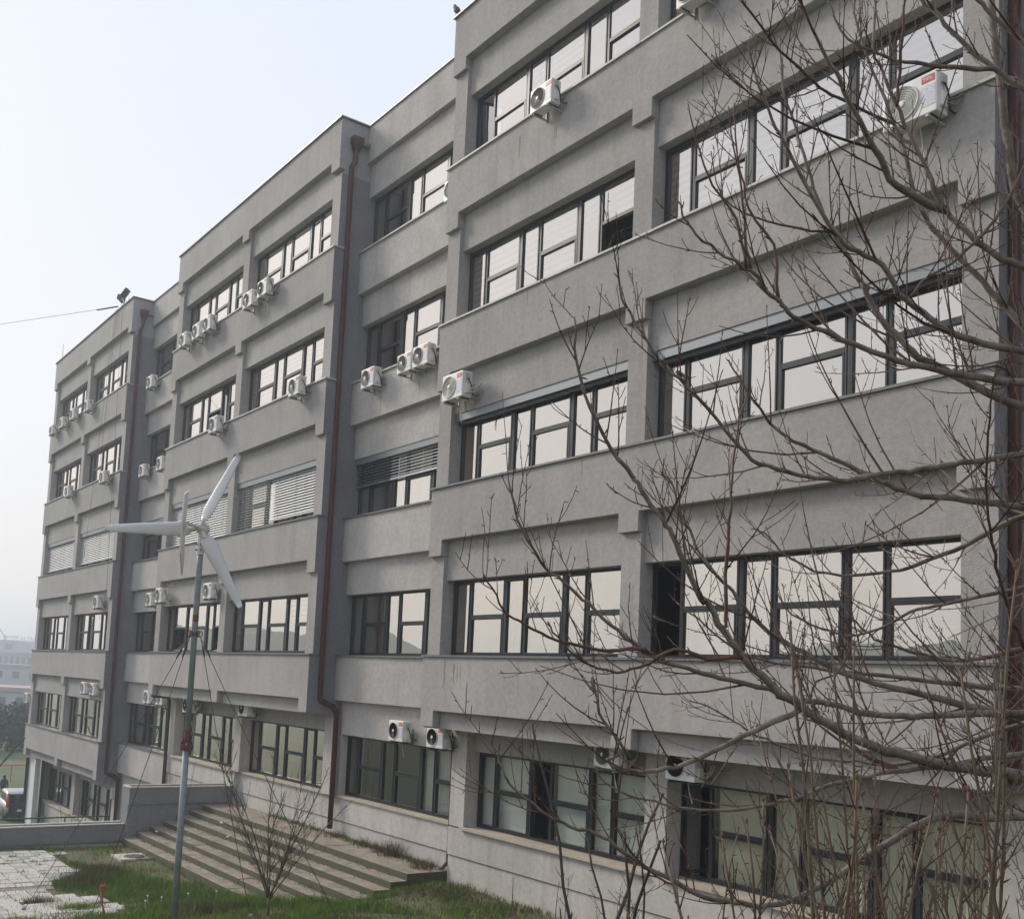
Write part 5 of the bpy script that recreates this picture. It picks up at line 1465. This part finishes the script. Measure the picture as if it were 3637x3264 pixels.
bevel(MB().box(-2.27 * k_, -2.05 * k_, -.72 * k_, .72 * k_, .50 * k_, 1.04 * k_).build('tailgate', M_CARB, car), .03)
for s in (-1, 1):
    MB().tube([(-2.20 * k_, s * .80 * k_, .85 * k_), (-2.18 * k_, s * .80 * k_, 1.15 * k_), (-2.02 * k_, s * .74 * k_, 1.60 * k_)], [.07, .075, .055], 8).build('tail_lamp', M_TAIL, car)
    MB().box(-1.6 * k_, .5 * k_, s * .80 * k_ - .02, s * .80 * k_ + .02, 1.12 * k_, 1.56 * k_).build('side_window', M_CGL, cab)
    for x in (-1.35, 1.35):
        wh = MB().lathe((x * k_, s * .72 * k_, .34 * k_), (0, s, 0), ((0, .25 * k_), (.0, .34 * k_), (.16, .34 * k_), (.17, .26 * k_)), 20).build('wheel', M_TYRE, car)
        MB().lathe((x * k_, s * .88 * k_, .34 * k_), (0, s, 0), ((0, .22 * k_), (.03, .2 * k_), (.03, .05 * k_)), 14).build('rim', M_CARS, wh)
MB().box(-2.32 * k_, -2.1 * k_, -.85 * k_, .85 * k_, .34 * k_, .54 * k_).build('bumper', M_CARB, car)
MB().box(-2.282 * k_, -2.275 * k_, -.26 * k_, .26 * k_, .60 * k_, .72 * k_).build('number_plate', M_WHITE, car)

M_COAT = mat('dark_coat', (0.03, 0.032, 0.038), .85)
per = thing('person', 'person in dark clothes standing behind the parked car at the left edge', 'person', (-43.6, 1.45, -18.45))
skin_obj('body', [(0, 0, .72), (0, 0, .92), (0, 0, 1.10), (0, 0, 1.20), (0, 0, 1.30), (0, -.14, 1.10), (.05, -.19, .88), (.14, -.17, .70), (0, .14, 1.10), (.05, .19, .88), (.12, .17, .70), (0, -.08, .66), (.02, -.09, .36), (0, -.09, .04), (.1, -.09, .02), (0, .08, .66), (-.02, .09, .36), (-.04, .09, .04), (.06, .09, .02)],
         [(0, 1), (1, 2), (2, 3), (3, 4), (2, 5), (5, 6), (6, 7), (2, 8), (8, 9), (9, 10), (0, 11), (11, 12), (12, 13), (13, 14), (0, 15), (15, 16), (16, 17), (17, 18)],
         [(.11, .13), (.10, .13), (.10, .14), .05, .075, .055, .045, .03, .055, .045, .03, .075, .055, .04, .03, .075, .055, .04, .03], M_COAT, per)
MB().lathe((0, 0, 1.30), (0, 0, 1), ((-.03, .075), (.03, .09), (.08, .075), (.11, .02)), 10).build('hair', M_BIRD, per, True)

rl = thing('handrail', 'thin green metal handrail behind the long planter wall', 'railing')
M_GREEN = mat('green_paint', (0.03, 0.10, 0.06), .5)
for y in (-9.0, -7.0, -5.0, -3.2, -1.95):
    MB().tube([(-13.5, y, -18.4), (-13.5, y, -15.2)], .022, 6).build('post', M_GREEN, rl)
MB().tube([(-13.5, -9.5, -15.19), (-13.5, -1.9, -15.19)], .022, 6).build('rail', M_GREEN, rl)
MB().tube([(-13.5, -9.5, -15.7), (-13.5, -1.9, -15.7)], .016, 6).build('rail', M_GREEN, rl)
t = thing('barrier', 'red tubular barrier on the field beyond the parked car', 'barrier')
MB().tube([(-52, 2.6, -18.4), (-52, 2.6, -17.35), (-52.0, 4.6, -17.3), (-52, 4.6, -18.4)], .035, 6).build('frame', M_TAIL, t)
MB().tube([(-52, 3.6, -18.4), (-52, 3.6, -17.32)], .03, 6).build('post', M_TAIL, t)

# leafy trees on the far side of the field
M_EVER = leaf_mat('evergreen_leaf', (0.016, 0.030, 0.016), (0.035, 0.055, 0.028), .6)
def crown_tree(label, x, y, h, w, seed, mt=M_EVER, n=2600):
    r = random.Random(seed)
    z0 = ground_z(x, y)
    t = thing('leafy_tree', label, 'tree', (x, y, z0), group='trees across the field')
    MB().tube([(0, 0, -.1), (.05, 0, h * .4), (0, .05, h * .8)], [.16, .12, .05], 7).build('trunk', M_BARK, t)
    m = MB()
    lob = [(Vector((r.gauss(0, w * .3), r.gauss(0, w * .3), h * r.uniform(.3, .85))), w * r.uniform(.3, .55)) for _ in range(11)]
    for i in range(n):
        c, R = r.choice(lob)
        p = c + rnd_dir(r) * R * r.random() ** .4
        a, b = rnd_dir(r) * .16, rnd_dir(r) * .16
        m.face([p - a, p + b, p + a, p - b])
    tag(m.build('crown', mt, t), kind='stuff')
for i, (x, y, h, w, lab) in enumerate(((-74, 4.5, 4.2, 3.2, 'dark evergreen tree across the field, at the picture edge'), (-76, 8.6, 3.6, 3.0, 'dark evergreen tree across the field, next to the far block corner'), (-80, 12.5, 4.0, 3.4, 'dark evergreen tree across the field, behind the far block'), (-82, 1.5, 3.4, 3.4, 'low dark tree across the field, left of the others'))):
    crown_tree(lab, x, y, h, w, 200 + i)

# hazy town: each house with its wall, roof and windows
def house(label, p0, p1, depth, ztop, zbot, col, roofcol, rows, cols, win=(0.5, 0.55), winz=None, name='town_building', roof_t=0.6, fins=False):
    t = thing(name, label, 'building', (p0[0], p0[1], 0))
    u = Vector((p1[0] - p0[0], p1[1] - p0[1], 0))
    L = u.length
    t.rotation_euler = (0, 0, math.atan2(u.y, u.x))
    mw = mat('town_wall', col, .9, var=.08, vscale=.2)
    MB().box(0, L, -0.0, depth, zbot, ztop).build('wall', mw, t)
    MB().box(-.3, L + .3, -.3, depth + .3, ztop, ztop + roof_t).build('roof', mat('town_roof', roofcol, .8), t)
    mg = mat('town_window', (0.06, 0.075, 0.09), .2)
    H = ztop - zbot
    wm = {}
    for r_ in range(rows):
        for c_ in range(cols):
            w, h = L / cols * win[0], H / rows * win[1]
            x = L * (c_ + .5) / cols
            z = zbot + H * (r_ + .5) / rows
            if (w, h) not in wm:
                m = MB().box(-w / 2, w / 2, -.06, .04, -h / 2, h / 2)
                me = m.data('window'); me.materials.append(mg); wm[(w, h)] = me
            link('window', wm[(w, h)], t, (x, 0, z))
    return t
# facades run away from the eye's left to right; the visible side faces the camera
house('tall pale block on the hazy skyline left of the far block', (-391, 60), (-385, 74), 30, -4.3, -26, (.30, .31, .33), (.25, .3, .3), 6, 3)
house('farthest pale tower row with roof lettering on the skyline', (-536, 98), (-524, 122), 40, -1.6, -28, (.36, .37, .39), (.3, .4, .4), 4, 9, (.45, .9))
house('long low building with close-set windows below the skyline', (-306, 46), (-295, 66), 30, -9.2, -26, (.28, .29, .32), (.25, .25, .25), 5, 14, (.5, .6))
house('white three-storey house with paired windows in the haze', (-220, 31), (-212, 46), 20, -12.3, -25, (.36, .37, .39), (.28, .30, .28), 4, 5, (.4, .45))
house('low building with a pinkish canopy nearest across the field', (-144.5, 17.5), (-139.5, 27), 14, -15.3, -25, (.36, .37, .40), (.36, .26, .25), 3, 4, (.5, .5))
# skyline lettering
fc = bpy.data.curves.new('roof_letters', 'FONT')
fc.body = 'TP ALTRA'
fc.size = 2.6 * SC
fc.extrude = 0.1
fo = bpy.data.objects.new('tmp_text', fc)
COL.objects.link(fo)
dg = bpy.context.evaluated_depsgraph_get()
fme = bpy.data.meshes.new_from_object(fo.evaluated_get(dg))
bpy.data.objects.remove(fo)
fme.materials.clear()
fme.materials.append(mat('sign_letters', (0.10, 0.10, 0.11), .6))
sg = link('roof_sign', fme, None, (-529, 102.5, -1.0), (math.radians(90), 0, math.atan2(24, 12)))
tag(sg, 'letters standing on the roof of the farthest tower row', 'sign')
t = thing('tower_crane', 'faint tower crane on the skyline at the left edge', 'crane', (-388, 70.5, -26))
MB().box(-.4, .4, -.4, .4, 0, 24).build('mast', M_STEELP, t)
MB().tube([(0, 0, 23.5), (-.5, -2.2, 26.5)], .25, 4).tube([(0, 0, 23.5), (1, 4.5, 23.8)], .25, 4).build('jib', M_STEELP, t)

# ------------------------------------------------------------------ haze
M_HAZE = bpy.data.materials.new('haze')
M_HAZE.use_nodes = True
hn = M_HAZE.node_tree.nodes
hn.remove(hn['Principled BSDF'])
pv = hn.new('ShaderNodeVolumePrincipled')
pv.inputs['Color'].default_value = (0.80, 0.90, 1.0, 1)
pv.inputs['Density'].default_value = 0.0016
pv.inputs['Anisotropy'].default_value = 0.45
M_HAZE.node_tree.links.new(pv.outputs['Volume'], hn['Material Output'].inputs['Volume'])
hz = MB().box(-1600, 1600, -1600, 1600, -45, 10).build('haze', M_HAZE)
hz['kind'] = 'stuff'
